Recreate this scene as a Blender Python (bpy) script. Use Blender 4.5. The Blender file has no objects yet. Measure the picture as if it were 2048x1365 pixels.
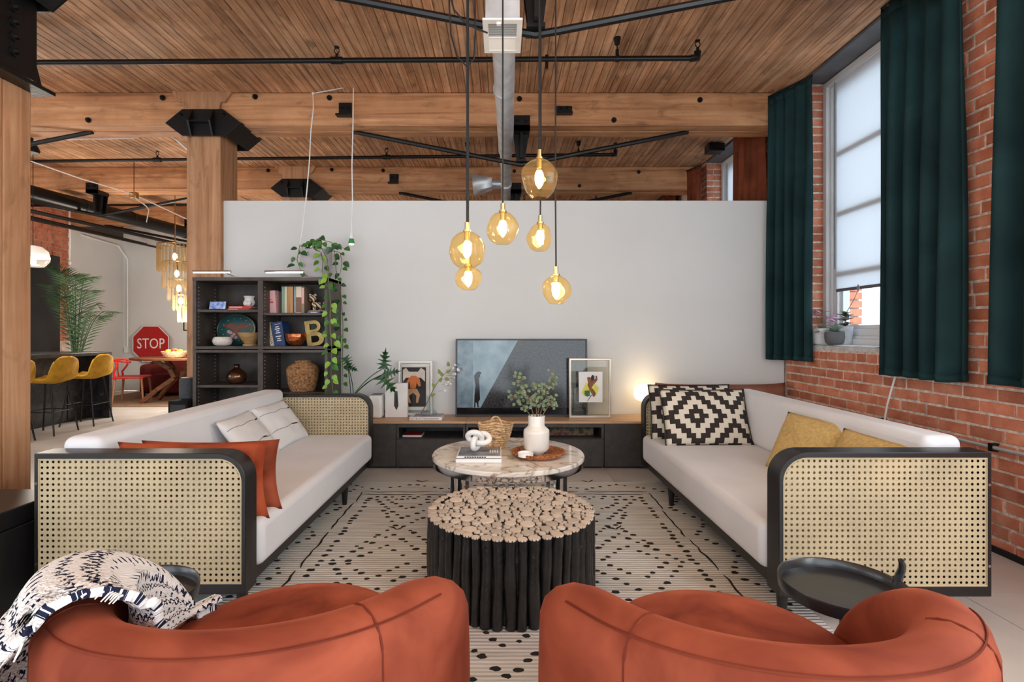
import bpy, bmesh, math, random
from mathutils import Vector, Matrix, Euler, noise
random.seed(7)
SC = bpy.context.scene
COL = SC.collection
# ---------------------------------------------------------------- camera, world, exposure
F = 1050.0                      # focal length in pixels of the 2048-wide frame
EYE = 1.2
cd = bpy.data.cameras.new('camera')
cam = bpy.data.objects.new('camera', cd); COL.objects.link(cam)
cam.location = (0, 0, EYE); cam.rotation_euler = (math.pi/2, 0, 0)
cd.sensor_width = 36; cd.lens = F/2048*36
cd.shift_x = 19/2048; cd.shift_y = -17.5/2048
cd.clip_start = 0.05
SC.camera = cam
SC.view_settings.view_transform = 'Standard'
SC.view_settings.look = 'None'
SC.view_settings.gamma = 1
SC.view_settings.use_curve_mapping = False
SC.view_settings.exposure = 0.22
w = bpy.data.worlds.new('sky'); SC.world = w; w.use_nodes = True
bg = w.node_tree.nodes['Background']
bg.inputs[0].default_value = (0.84, 0.93, 1.0, 1); bg.inputs[1].default_value = 3.4
SC.cycles.max_bounces = 8
SC.cycles.transparent_max_bounces = 24
SC.cycles.caustics_reflective = False
SC.cycles.caustics_refractive = False
SC.cycles.sample_clamp_indirect = 6
SC.cycles.use_denoising = True

def area(name, loc, rot, sx, sy, power, col=(1, 1, 1)):
    l = bpy.data.lights.new(name, 'AREA'); l.shape = 'RECTANGLE'; l.size = sx; l.size_y = sy
    l.energy = power; l.color = col
    o = bpy.data.objects.new(name, l); COL.objects.link(o); o.location = loc; o.rotation_euler = rot
    return o
# daylight of the tall windows along the brick wall (the ones beside and behind the camera, and the one over the sofa)
area('window_daylight', (2.62, 1.75, 2.2), (0, math.radians(90), 0), 2.2, 1.3, 34, (0.93, 0.97, 1))
area('window_daylight', (2.62, -0.6, 2.2), (0, math.radians(90), 0), 2.2, 1.3, 44, (0.93, 0.97, 1))

# ---------------------------------------------------------------- helpers
def at(x, y, d):
    """world point seen at pixel x, y and standing d metres from the camera plane"""
    return Vector(((x-1005)*d/F, d, EYE-(y-665)*d/F))
def lin(c):
    return tuple(((v/255)/12.92 if v/255 <= .04045 else ((v/255+.055)/1.055)**2.4) for v in c)
def hx(c):
    return lin(c)+(1,)
WORLD = {}
def tag(o, label=None, cat=None, group=None, kind=None):
    if label: o['label'] = label
    if cat: o['category'] = cat
    if group: o['group'] = group
    if kind: o['kind'] = kind
    return o
def thing(name, label, cat, loc=(0, 0, 0), group=None, kind=None):
    o = bpy.data.objects.new(name, None); COL.objects.link(o)
    o.empty_display_size = .05
    o.location = loc; WORLD[o] = Vector(loc)
    return tag(o, label, cat, group, kind)
def copy_tree(o, parent=None):
    c = o.copy(); COL.objects.link(c)
    if parent:
        c.parent = parent
    for ch in list(o.children):
        copy_tree(ch, c)
    return c
def place(o, loc, rz=0, label=None, group=None):
    o.location = loc; o.rotation_euler = (0, 0, rz)
    if label: o['label'] = label
    if group: o['group'] = group
    return o

class MB:
    def __init__(s):
        s.v = []; s.f = []; s.m = None
    def add(s, vs, fs):
        n = len(s.v)
        if s.m is not None:
            vs = [s.m @ Vector(p) for p in vs]
        s.v += [tuple(p) for p in vs]; s.f += [tuple(i+n for i in q) for q in fs]
        return s
    def box(s, x0, x1, y0, y1, z0, z1):
        return s.add([(x0, y0, z0), (x1, y0, z0), (x1, y1, z0), (x0, y1, z0), (x0, y0, z1), (x1, y0, z1), (x1, y1, z1), (x0, y1, z1)],
              [(0, 3, 2, 1), (4, 5, 6, 7), (0, 1, 5, 4), (1, 2, 6, 5), (2, 3, 7, 6), (3, 0, 4, 7)])
    def bar(s, p, q, w, h, up=(0, 0, 1)):
        p = Vector(p); q = Vector(q); d = (q-p).normalized(); u = Vector(up)
        r = d.cross(u)
        if r.length < 1e-4: r = d.cross(Vector((1, 0, 0)))
        r.normalize(); u = r.cross(d).normalized()
        vs = []
        for c in (p, q):
            for a, b in ((-1, -1), (1, -1), (1, 1), (-1, 1)):
                vs.append(c+r*(a*w/2)+u*(b*h/2))
        return s.add(vs, [(0, 1, 2, 3), (7, 6, 5, 4), (0, 4, 5, 1), (1, 5, 6, 2), (2, 6, 7, 3), (3, 7, 4, 0)])
    def tube(s, pts, r, n=8, caps=True, closed=False):
        pts = [Vector(p) for p in pts]; k = len(pts)
        rs = r if isinstance(r, (list, tuple)) else [r]*k
        vs = []; fs = []; nrm = None
        for i, p in enumerate(pts):
            a = pts[i-1] if (i > 0 or closed) else p
            b = pts[(i+1) % k] if (i < k-1 or closed) else p
            t = (b-a)
            t = t.normalized() if t.length > 1e-9 else Vector((0, 0, 1))
            if nrm is None:
                nrm = t.orthogonal().normalized()
            nrm = (nrm-t*nrm.dot(t))
            nrm = nrm.normalized() if nrm.length > 1e-6 else t.orthogonal().normalized()
            bn = t.cross(nrm)
            for j in range(n):
                an = 2*math.pi*j/n
                vs.append(p+(nrm*math.cos(an)+bn*math.sin(an))*rs[i])
        for i in range(k if closed else k-1):
            for j in range(n):
                i2 = (i+1) % k
                fs.append((i*n+j, i*n+(j+1) % n, i2*n+(j+1) % n, i2*n+j))
        if caps and not closed:
            fs.append(tuple(range(n))[::-1]); fs.append(tuple((k-1)*n+j for j in range(n)))
        return s.add(vs, fs)
    def cyl(s, p, q, r0, r1=None, n=14):
        return s.tube([p, q], [r0, r0 if r1 is None else r1], n)
    def lathe(s, prof, c=(0, 0, 0), n=24, lump=None):
        vs = []; fs = []; k = len(prof)
        for (r, z) in prof:
            for j in range(n):
                a = 2*math.pi*j/n
                p = Vector((r*math.cos(a), r*math.sin(a), z))
                if lump: p = lump(p)
                vs.append((c[0]+p.x, c[1]+p.y, c[2]+p.z))
        for i in range(k-1):
            for j in range(n):
                fs.append((i*n+j, i*n+(j+1) % n, (i+1)*n+(j+1) % n, (i+1)*n+j))
        if prof[0][0] > 1e-4 and not getattr(s, 'open', False): fs.append(tuple(range(n))[::-1])
        if prof[-1][0] > 1e-4 and not getattr(s, 'open', False): fs.append(tuple((k-1)*n+j for j in range(n)))
        return s.add(vs, fs)
    def prism(s, poly, plane, a0, a1):
        n = len(poly)
        mk = {'xy': lambda p, a: (p[0], p[1], a), 'xz': lambda p, a: (p[0], a, p[1]), 'yz': lambda p, a: (a, p[0], p[1])}[plane]
        vs = [mk(p, a0) for p in poly]+[mk(p, a1) for p in poly]
        fs = [tuple(range(n)), tuple(range(2*n-1, n-1, -1))]+[(i, i+n, (i+1) % n+n, (i+1) % n) for i in range(n)]
        return s.add(vs, fs)
    def ring(s, outer, inner, plane, a0, a1):
        """flat ring between two matched outlines, extruded"""
        n = len(outer)
        mk = {'xy': lambda p, a: (p[0], p[1], a), 'xz': lambda p, a: (p[0], a, p[1]), 'yz': lambda p, a: (a, p[0], p[1])}[plane]
        vs = [mk(p, a0) for p in outer]+[mk(p, a0) for p in inner]+[mk(p, a1) for p in outer]+[mk(p, a1) for p in inner]
        fs = []
        for i in range(n):
            j = (i+1) % n
            fs += [(i, j, j+n, i+n), (i+2*n, i+3*n, j+3*n, j+2*n), (i, i+2*n, j+2*n, j), (i+n, j+n, j+3*n, i+3*n)]
        return s.add(vs, fs)
    def ell(s, c, r, nu=14, nv=9):
        prof = []
        for i in range(nv+1):
            a = -math.pi/2+math.pi*i/nv
            prof.append((max(math.cos(a), 1e-5), math.sin(a)))
        vs = []; fs = []
        for (q, z) in prof:
            for j in range(nu):
                a = 2*math.pi*j/nu
                vs.append((c[0]+r[0]*q*math.cos(a), c[1]+r[1]*q*math.sin(a), c[2]+r[2]*z))
        for i in range(nv):
            for j in range(nu):
                fs.append((i*nu+j, i*nu+(j+1) % nu, (i+1)*nu+(j+1) % nu, (i+1)*nu+j))
        return s.add(vs, fs)
    def grid(s, fn, nu, nv, cu=False):
        vs = [fn(i/(nu if cu else nu-1), j/(nv-1)) for j in range(nv) for i in range(nu)]
        fs = []
        for j in range(nv-1):
            for i in range(nu if cu else nu-1):
                i2 = (i+1) % nu
                fs.append((j*nu+i, j*nu+i2, (j+1)*nu+i2, (j+1)*nu+i))
        return s.add(vs, fs)
    def build(s, name, mat, parent=None, bevel=0, seg=2, sub=0, smooth=True, angle=38, solid=0, label=None, kind=None, weld=False):
        me = bpy.data.meshes.new(name)
        off = WORLD[parent] if parent is not None else None
        if off is None:
            xs = [p[0] for p in s.v]; ys = [p[1] for p in s.v]; zs = [p[2] for p in s.v]
            off = Vector(((min(xs)+max(xs))/2, (min(ys)+max(ys))/2, min(zs)))
        me.from_pydata([(p[0]-off.x, p[1]-off.y, p[2]-off.z) for p in s.v], [], s.f)
        bm = bmesh.new(); bm.from_mesh(me)
        if weld: bmesh.ops.remove_doubles(bm, verts=bm.verts, dist=1e-5)
        bmesh.ops.recalc_face_normals(bm, faces=bm.faces)
        bm.to_mesh(me); bm.free()
        if smooth:
            me.polygons.foreach_set('use_smooth', [True]*len(me.polygons))
            me.set_sharp_from_angle(angle=math.radians(angle))
        me.materials.append(mat)
        o = bpy.data.objects.new(name, me); COL.objects.link(o)
        if parent is not None:
            o.parent = parent
        else:
            o.location = off
        WORLD[o] = Vector(off)
        if solid:
            md = o.modifiers.new('thickness', 'SOLIDIFY'); md.thickness = solid; md.offset = 0
        if bevel:
            md = o.modifiers.new('edge', 'BEVEL'); md.width = bevel; md.segments = seg; md.limit_method = 'ANGLE'; md.angle_limit = math.radians(40)
        if sub:
            md = o.modifiers.new('soft', 'SUBSURF'); md.levels = sub; md.render_levels = sub
        return tag(o, label, kind=kind)
def rbox(x0, x1, y0, y1, z0, z1):
    return MB().box(x0, x1, y0, y1, z0, z1)
def solo(mb, name, mat, label, cat, group=None, kind=None, **k):
    return tag(mb.build(name, mat, **k), label, cat, group, kind)
def inst(mesh, name, parent, M):
    """one more object that shares a mesh; M is its world matrix"""
    o = bpy.data.objects.new(name, mesh); COL.objects.link(o)
    o.parent = parent
    o.matrix_basis = Matrix.Translation(-WORLD[parent]) @ M
    WORLD[o] = WORLD[parent]
    return o
def meshdata(mb, name, mat, smooth=True, angle=38):
    o = mb.build(name, mat, smooth=smooth, angle=angle) if False else None
    me = bpy.data.meshes.new(name); me.from_pydata(mb.v, [], mb.f)
    bm = bmesh.new(); bm.from_mesh(me); bmesh.ops.recalc_face_normals(bm, faces=bm.faces); bm.to_mesh(me); bm.free()
    if smooth:
        me.polygons.foreach_set('use_smooth', [True]*len(me.polygons)); me.set_sharp_from_angle(angle=math.radians(angle))
    me.materials.append(mat)
    return me
_TX = {}
def textmesh(s):
    """outline of a word as a flat mesh, height of capitals about 0.7, centred"""
    if s not in _TX:
        c = bpy.data.curves.new('word', 'FONT'); c.body = s; c.align_x = 'CENTER'; c.align_y = 'CENTER'; c.resolution_u = 3
        o = bpy.data.objects.new('word', c); COL.objects.link(o)
        dg = bpy.context.evaluated_depsgraph_get(); dg.update()
        me = bpy.data.meshes.new_from_object(o.evaluated_get(dg))
        _TX[s] = ([tuple(v.co) for v in me.vertices], [tuple(p.vertices) for p in me.polygons])
        bpy.data.objects.remove(o); bpy.data.meshes.remove(me)
    return _TX[s]
for _s in ('STOP', 'THE DEVIL', 'DETROIT'):
    textmesh(_s)
def word(mb, s, M, size, th=.0006, sx=1):
    vs, fs = textmesh(s); n = len(vs)
    mb.m = M
    mb.add([(x*size*sx, y*size, 0) for x, y, z in vs], fs)
    mb.m = None
    return mb
FRONT = lambda p: Matrix.Translation(p) @ Matrix.Rotation(math.pi/2, 4, 'X')     # upright, read from the camera side

# ---------------------------------------------------------------- materials
def new(name):
    m = bpy.data.materials.new(name); m.use_nodes = True
    return m, m.node_tree, m.node_tree.nodes['Principled BSDF']
def nd(nt, t, **k):
    n = nt.nodes.new(t)
    for a, b in k.items(): setattr(n, a, b)
    return n
def L(nt, a, b): nt.links.new(a, b)
def ramp(nt, stops, fac):
    r = nd(nt, 'ShaderNodeValToRGB'); e = r.color_ramp.elements
    while len(e) < len(stops): e.new(.5)
    for q, (p, c) in zip(e, stops): q.position = p; q.color = hx(c)
    L(nt, fac, r.inputs[0]); return r.outputs[0]
def bumpit(nt, b, h, strength, dist=.01):
    u = nd(nt, 'ShaderNodeBump'); u.inputs['Strength'].default_value = strength; u.inputs['Distance'].default_value = dist
    L(nt, h, u.inputs['Height']); L(nt, u.outputs[0], b.inputs['Normal'])
def mat(name, col, rough=.5, metal=0, var=.12, scale=6, bump=0, bscale=60, sheen=0, coat=0, spec=.5):
    m, nt, b = new(name)
    b.inputs['Roughness'].default_value = rough; b.inputs['Metallic'].default_value = metal
    b.inputs['Specular IOR Level'].default_value = spec
    if sheen: b.inputs['Sheen Weight'].default_value = sheen; b.inputs['Sheen Roughness'].default_value = .4
    if coat: b.inputs['Coat Weight'].default_value = coat; b.inputs['Coat Roughness'].default_value = .08
    tc = nd(nt, 'ShaderNodeTexCoord')
    n = nd(nt, 'ShaderNodeTexNoise'); n.inputs['Scale'].default_value = scale; n.inputs['Detail'].default_value = 5
    L(nt, tc.outputs['Object'], n.inputs['Vector'])
    lo = tuple(v*(1-var) for v in col); hi = tuple(min(255, v*(1+var)) for v in col)
    L(nt, ramp(nt, [(.3, lo), (.7, hi)], n.outputs[0]), b.inputs['Base Color'])
    if bump:
        n2 = nd(nt, 'ShaderNodeTexNoise'); n2.inputs['Scale'].default_value = bscale; n2.inputs['Detail'].default_value = 3
        L(nt, tc.outputs['Object'], n2.inputs['Vector']); bumpit(nt, b, n2.outputs[0], bump)
    return m
def emit(name, col, strength):
    m, nt, b = new(name)
    b.inputs['Base Color'].default_value = hx(col); b.inputs['Emission Color'].default_value = hx(col)
    b.inputs['Emission Strength'].default_value = strength
    return m
def wood(name, dark, mid, light, axis='y', rough=.6, across=26, along=1.3, stain=.35, rnd=.25, stainscale=.9, knots=0):
    m, nt, b = new(name)
    b.inputs['Roughness'].default_value = rough; b.inputs['Specular IOR Level'].default_value = .3
    tc = nd(nt, 'ShaderNodeTexCoord'); oi = nd(nt, 'ShaderNodeObjectInfo')
    mu = nd(nt, 'ShaderNodeMath', operation='MULTIPLY'); mu.inputs[1].default_value = 61; L(nt, oi.outputs['Random'], mu.inputs[0])
    ad = nd(nt, 'ShaderNodeVectorMath', operation='ADD'); L(nt, tc.outputs['Object'], ad.inputs[0]); L(nt, mu.outputs[0], ad.inputs[1])
    mp = nd(nt, 'ShaderNodeMapping'); sc = [across]*3; sc['xyz'.index(axis)] = along; mp.inputs['Scale'].default_value = sc
    L(nt, ad.outputs[0], mp.inputs['Vector'])
    n = nd(nt, 'ShaderNodeTexNoise'); n.inputs['Scale'].default_value = 1; n.inputs['Detail'].default_value = 7; n.inputs['Roughness'].default_value = .62; n.inputs['Distortion'].default_value = .7
    L(nt, mp.outputs[0], n.inputs['Vector'])
    c = ramp(nt, [(.25, dark), (.48, mid), (.75, light)], n.outputs[0])
    ge = nd(nt, 'ShaderNodeNewGeometry')
    n2 = nd(nt, 'ShaderNodeTexNoise'); n2.inputs['Scale'].default_value = stainscale; n2.inputs['Detail'].default_value = 6; n2.inputs['Roughness'].default_value = .65
    L(nt, ge.outputs['Position'], n2.inputs['Vector'])
    mr = nd(nt, 'ShaderNodeMapRange'); mr.inputs[1].default_value = .3; mr.inputs[2].default_value = .7; mr.inputs[3].default_value = 1-stain; mr.inputs[4].default_value = 1+stain*.45
    L(nt, n2.outputs[0], mr.inputs[0])
    if knots:
        mp3 = nd(nt, 'ShaderNodeMapping'); sc3 = [9]*3; sc3['xyz'.index(axis)] = 3.2; mp3.inputs['Scale'].default_value = sc3; L(nt, ad.outputs[0], mp3.inputs[0])
        n3 = nd(nt, 'ShaderNodeTexNoise'); n3.inputs['Scale'].default_value = 1; n3.inputs['Detail'].default_value = 5; n3.inputs['Distortion'].default_value = 1.2; L(nt, mp3.outputs[0], n3.inputs['Vector'])
        k3 = nd(nt, 'ShaderNodeMapRange'); k3.inputs[1].default_value = .56; k3.inputs[2].default_value = .74; k3.inputs[3].default_value = 1; k3.inputs[4].default_value = 1-knots; L(nt, n3.outputs[0], k3.inputs[0])
        q3 = nd(nt, 'ShaderNodeMath', operation='MULTIPLY'); L(nt, mr.outputs[0], q3.inputs[0]); L(nt, k3.outputs[0], q3.inputs[1]); mr = q3
    mr2 = nd(nt, 'ShaderNodeMapRange'); mr2.inputs[3].default_value = 1-rnd; mr2.inputs[4].default_value = 1+rnd*.6; L(nt, oi.outputs['Random'], mr2.inputs[0])
    m3 = nd(nt, 'ShaderNodeMath', operation='MULTIPLY'); L(nt, mr.outputs[0], m3.inputs[0]); L(nt, mr2.outputs[0], m3.inputs[1])
    hs = nd(nt, 'ShaderNodeHueSaturation'); L(nt, m3.outputs[0], hs.inputs['Value']); L(nt, c, hs.inputs['Color'])
    L(nt, hs.outputs[0], b.inputs['Base Color'])
    bumpit(nt, b, n.outputs[0], .25, .004)
    return m
def velvet(name, a, c, scale=3.2, sheen=.5, blend=(.35, .7)):
    m, nt, b = new(name); b.inputs['Roughness'].default_value = .75; b.inputs['Specular IOR Level'].default_value = .15
    b.inputs['Sheen Weight'].default_value = sheen; b.inputs['Sheen Roughness'].default_value = .35; b.inputs['Sheen Tint'].default_value = hx(c)
    tc = nd(nt, 'ShaderNodeTexCoord'); n = nd(nt, 'ShaderNodeTexNoise'); n.inputs['Scale'].default_value = scale; n.inputs['Detail'].default_value = 4; n.inputs['Distortion'].default_value = .8
    L(nt, tc.outputs['Object'], n.inputs['Vector'])
    L(nt, ramp(nt, [(blend[0], a), (blend[1], c)], n.outputs[0]), b.inputs['Base Color'])
    n2 = nd(nt, 'ShaderNodeTexNoise'); n2.inputs['Scale'].default_value = 400; L(nt, tc.outputs['Object'], n2.inputs['Vector']); bumpit(nt, b, n2.outputs[0], .08, .002)
    return m
def glass(name, tint, diff=0.0, ior=1.45, rough=.02):
    """thin glass: tinted pass-through with Fresnel reflection and a little surface glow"""
    m = bpy.data.materials.new(name); m.use_nodes = True; nt = m.node_tree; nt.nodes.clear()
    out = nd(nt, 'ShaderNodeOutputMaterial'); tr = nd(nt, 'ShaderNodeBsdfTransparent'); tr.inputs[0].default_value = hx(tint)
    gl = nd(nt, 'ShaderNodeBsdfGlossy'); gl.inputs['Roughness'].default_value = rough
    fr = nd(nt, 'ShaderNodeFresnel'); ge = nd(nt, 'ShaderNodeNewGeometry')
    mi = nd(nt, 'ShaderNodeMath', operation='MULTIPLY_ADD'); mi.inputs[1].default_value = 1/ior-ior; mi.inputs[2].default_value = ior
    L(nt, ge.outputs['Backfacing'], mi.inputs[0]); L(nt, mi.outputs[0], fr.inputs[0])
    mx = nd(nt, 'ShaderNodeMixShader'); L(nt, fr.outputs[0], mx.inputs[0]); L(nt, tr.outputs[0], mx.inputs[1]); L(nt, gl.outputs[0], mx.inputs[2])
    last = mx.outputs[0]
    if diff:
        tl = nd(nt, 'ShaderNodeBsdfTranslucent'); tl.inputs[0].default_value = hx(tint)
        m2 = nd(nt, 'ShaderNodeMixShader'); m2.inputs[0].default_value = diff; L(nt, last, m2.inputs[1]); L(nt, tl.outputs[0], m2.inputs[2]); last = m2.outputs[0]
    L(nt, last, out.inputs[0])
    return m

W_PLANK = wood('ceiling_plank_wood', (126, 84, 56), (204, 154, 116), (234, 194, 158), 'y', across=30, along=1.0, stain=.45, rnd=.20, stainscale=1.6, knots=.5)
W_BEAM = wood('beam_wood', (146, 94, 60), (206, 148, 104), (230, 180, 136), 'x', across=16, along=.8, stain=.35, rnd=.1, stainscale=1.4, knots=.4)
W_PILLAR = wood('pillar_wood', (156, 108, 74), (198, 146, 106), (218, 172, 134), 'z', across=20, along=.9, stain=.25, rnd=.08, knots=.3)
W_OAK = wood('oak_top_wood', (168, 128, 92), (200, 160, 122), (216, 180, 144), 'x', across=30, along=1.2, stain=.08, rnd=.05, rough=.4)
W_WALNUT = wood('walnut_wood', (70, 40, 24), (112, 70, 44), (140, 92, 60), 'x', across=20, stain=.1, rnd=.05, rough=.4)
W_BEECH = wood('beech_wood', (150, 100, 70), (176, 124, 92), (196, 146, 112), 'z', across=30, stain=.1, rnd=.05)
W_DARK = mat('espresso_wood', (66, 58, 53), .45, var=.15, scale=14)
BLACKWOOD = mat('black_wood', (24, 23, 24), .38, var=.12, scale=8)
STEEL = mat('black_steel', (20, 20, 21), .42, .3, var=.2, scale=9, bump=.15, bscale=40)
PIPE = mat('black_pipe', (24, 24, 25), .35, .4, var=.15)
GALV = mat('galvanised_steel', (208, 212, 216), .42, .6, var=.1, scale=7)
CHROME = mat('chrome', (205, 205, 206), .08, 1, var=.02)
BRASS = mat('brass', (196, 168, 116), .25, 1, var=.05)
PLASTER = mat('white_plaster', (218, 219, 218), .8, var=.012, scale=1.5)
WHITEPAINT = mat('white_paint', (226, 228, 230), .45, var=.02)
GREYPAINT = mat('grey_steel_paint', (96, 98, 102), .5, var=.1)
WHITEPL = mat('white_plastic', (236, 236, 234), .4, var=.02)
SOFAW = mat('white_sofa_cotton', (226, 227, 231), .85, var=.02, scale=3, bump=.12, bscale=9, sheen=.1)
CANE = mat('cane_webbing', (184, 168, 136), .6, var=.06, scale=5, bump=.08, bscale=300)
CANE2 = mat('cane_webbing_inner', (188, 166, 126), .65, var=.08, scale=5)
RUBBER = mat('black_rubber', (16, 16, 17), .6, var=.05)
MORTAR = mat('mortar', (222, 204, 190), .9, var=.15, scale=30, bump=.6, bscale=120)
CERAMIC = mat('white_ceramic', (228, 222, 214), .22, var=.02, coat=.4)
MATTEW = mat('matte_white_ceramic', (232, 230, 228), .55, var=.02)
PAPER = mat('paper', (232, 228, 220), .7, var=.03)
INK = mat('black_ink', (22, 22, 24), .55, var=.05)
LEAF = mat('leaf_green', (62, 108, 48), .45, var=.3, scale=9, spec=.4)
LEAF2 = mat('leaf_light_green', (128, 166, 66), .45, var=.2, scale=9, spec=.4)
LEAFD = mat('leaf_dark_green', (44, 82, 52), .4, var=.25, scale=9)
LEAFS = mat('leaf_silver_green', (98, 116, 92), .6, var=.4, scale=1.2)
STEM = mat('plant_stem', (104, 112, 62), .6, var=.2)
TWIG = mat('brown_twig', (118, 92, 68), .7, var=.2)
SOIL = mat('potting_soil', (52, 40, 32), .95, var=.3, scale=40, bump=1, bscale=80)
def brickmat():
    m, nt, b = new('orange_brick'); b.inputs['Roughness'].default_value = .85; b.inputs['Specular IOR Level'].default_value = .2
    tc = nd(nt, 'ShaderNodeTexCoord'); oi = nd(nt, 'ShaderNodeObjectInfo'); ge = nd(nt, 'ShaderNodeNewGeometry')
    n = nd(nt, 'ShaderNodeTexNoise'); n.inputs['Scale'].default_value = 9; n.inputs['Detail'].default_value = 6; L(nt, ge.outputs['Position'], n.inputs['Vector'])
    c = ramp(nt, [(.2, (176, 98, 74)), (.5, (212, 132, 102)), (.8, (232, 164, 134))], n.outputs[0])
    mr = nd(nt, 'ShaderNodeMapRange'); mr.inputs[3].default_value = .72; mr.inputs[4].default_value = 1.14; L(nt, oi.outputs['Random'], mr.inputs[0])
    hs = nd(nt, 'ShaderNodeHueSaturation'); L(nt, mr.outputs[0], hs.inputs['Value']); L(nt, c, hs.inputs['Color'])
    n2 = nd(nt, 'ShaderNodeTexNoise'); n2.inputs['Scale'].default_value = 34; n2.inputs['Detail'].default_value = 5; n2.inputs['Roughness'].default_value = .7; L(nt, ge.outputs['Position'], n2.inputs['Vector'])
    mk = nd(nt, 'ShaderNodeMapRange'); mk.inputs[1].default_value = .62; mk.inputs[2].default_value = .74; L(nt, n2.outputs[0], mk.inputs[0])
    mx = nd(nt, 'ShaderNodeMix', data_type='RGBA'); L(nt, mk.outputs[0], mx.inputs[0]); L(nt, hs.outputs[0], mx.inputs[6]); mx.inputs[7].default_value = hx((206, 170, 148))
    L(nt, mx.outputs[2], b.inputs['Base Color']); bumpit(nt, b, n2.outputs[0], .5, .006)
    return m
BRICK = brickmat()
# ================================================================ THE SETTING
CEIL = 3.46; WX = 2.695; PY = 5.0          # ceiling height, right wall face, white partition face
BAY = 2.22; B1 = 4.95                       # beam spacing, front face of the first beam in view
# ---- floor of large painted panels
FLOORM = mat('painted_floor', (206, 201, 195), .32, var=.06, scale=2.2, bump=.05, bscale=30)
floor = thing('floor', 'pale grey painted floor of large smooth panels', 'floor', (0, 0, 0), kind='structure')
rbox(-8.2, 3.3, -2.5, 11.2, -.12, -.021).build('floor_bed', MORTAR, floor)
tm = meshdata(MB().box(-.598, .598, -.2985, .2985, -.02, 0), 'tile', FLOORM, smooth=False)
for j in range(20):
    y = .3+.6*j-1.2
    for i in range(9):
        x = -7.5+1.2*i+(.6 if j % 2 else 0)
        if x > 3.2: continue
        inst(tm, 'tile', floor, Matrix.Translation((x, y, random.uniform(-.0006, 0))))
# ---- ceiling
ceil = thing('ceiling', 'orange brown ceiling of narrow aged timber boards', 'ceiling', (0, 0, CEIL), kind='structure')
rbox(-8.4, 3.3, -2.5, 11.2, CEIL+.021, CEIL+.12).build('ceiling_deck', W_DARK, ceil)
def plank_mb(mb, x, y0, y1, z=0):
    pr = [(-.0338, .021), (-.0338, .004), (-.031, 0), (.031, 0), (.0338, .004), (.0338, .021)]
    return mb.prism([(x+a, CEIL+c+z) for a, c in pr], 'xz', y0, y1)
PW = .0705; rest = MB()
def planks(y0, y1, xa, xb, split):
    n = int((2.69+8.3)/PW)
    for k in range(n):
        x = 2.655-k*PW; z = random.uniform(-.0015, .0015)
        cuts = [y0, y1]
        if random.random() < split: cuts.insert(1, random.uniform(y0+.3, y1-.3))
        for a, b in zip(cuts, cuts[1:]):
            if xa < x < xb: plank_mb(MB(), x, a, b-.002, z).build('plank', W_PLANK, ceil, smooth=False)
            else: plank_mb(rest, x, a, b-.002, z)
planks(2.9, B1, -4.6, 3, .2)
planks(B1+.29, B1+BAY, -6.6, 3, .2)
planks(B1+BAY+.29, B1+2*BAY, 9, 9, 0)
planks(B1+2*BAY+.29, 11.1, 9, 9, 0)
planks(-2.4, 2.73, 9, 9, 0)
rest.build('remaining_planks', W_PLANK, ceil, smooth=False, kind='stuff')
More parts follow.
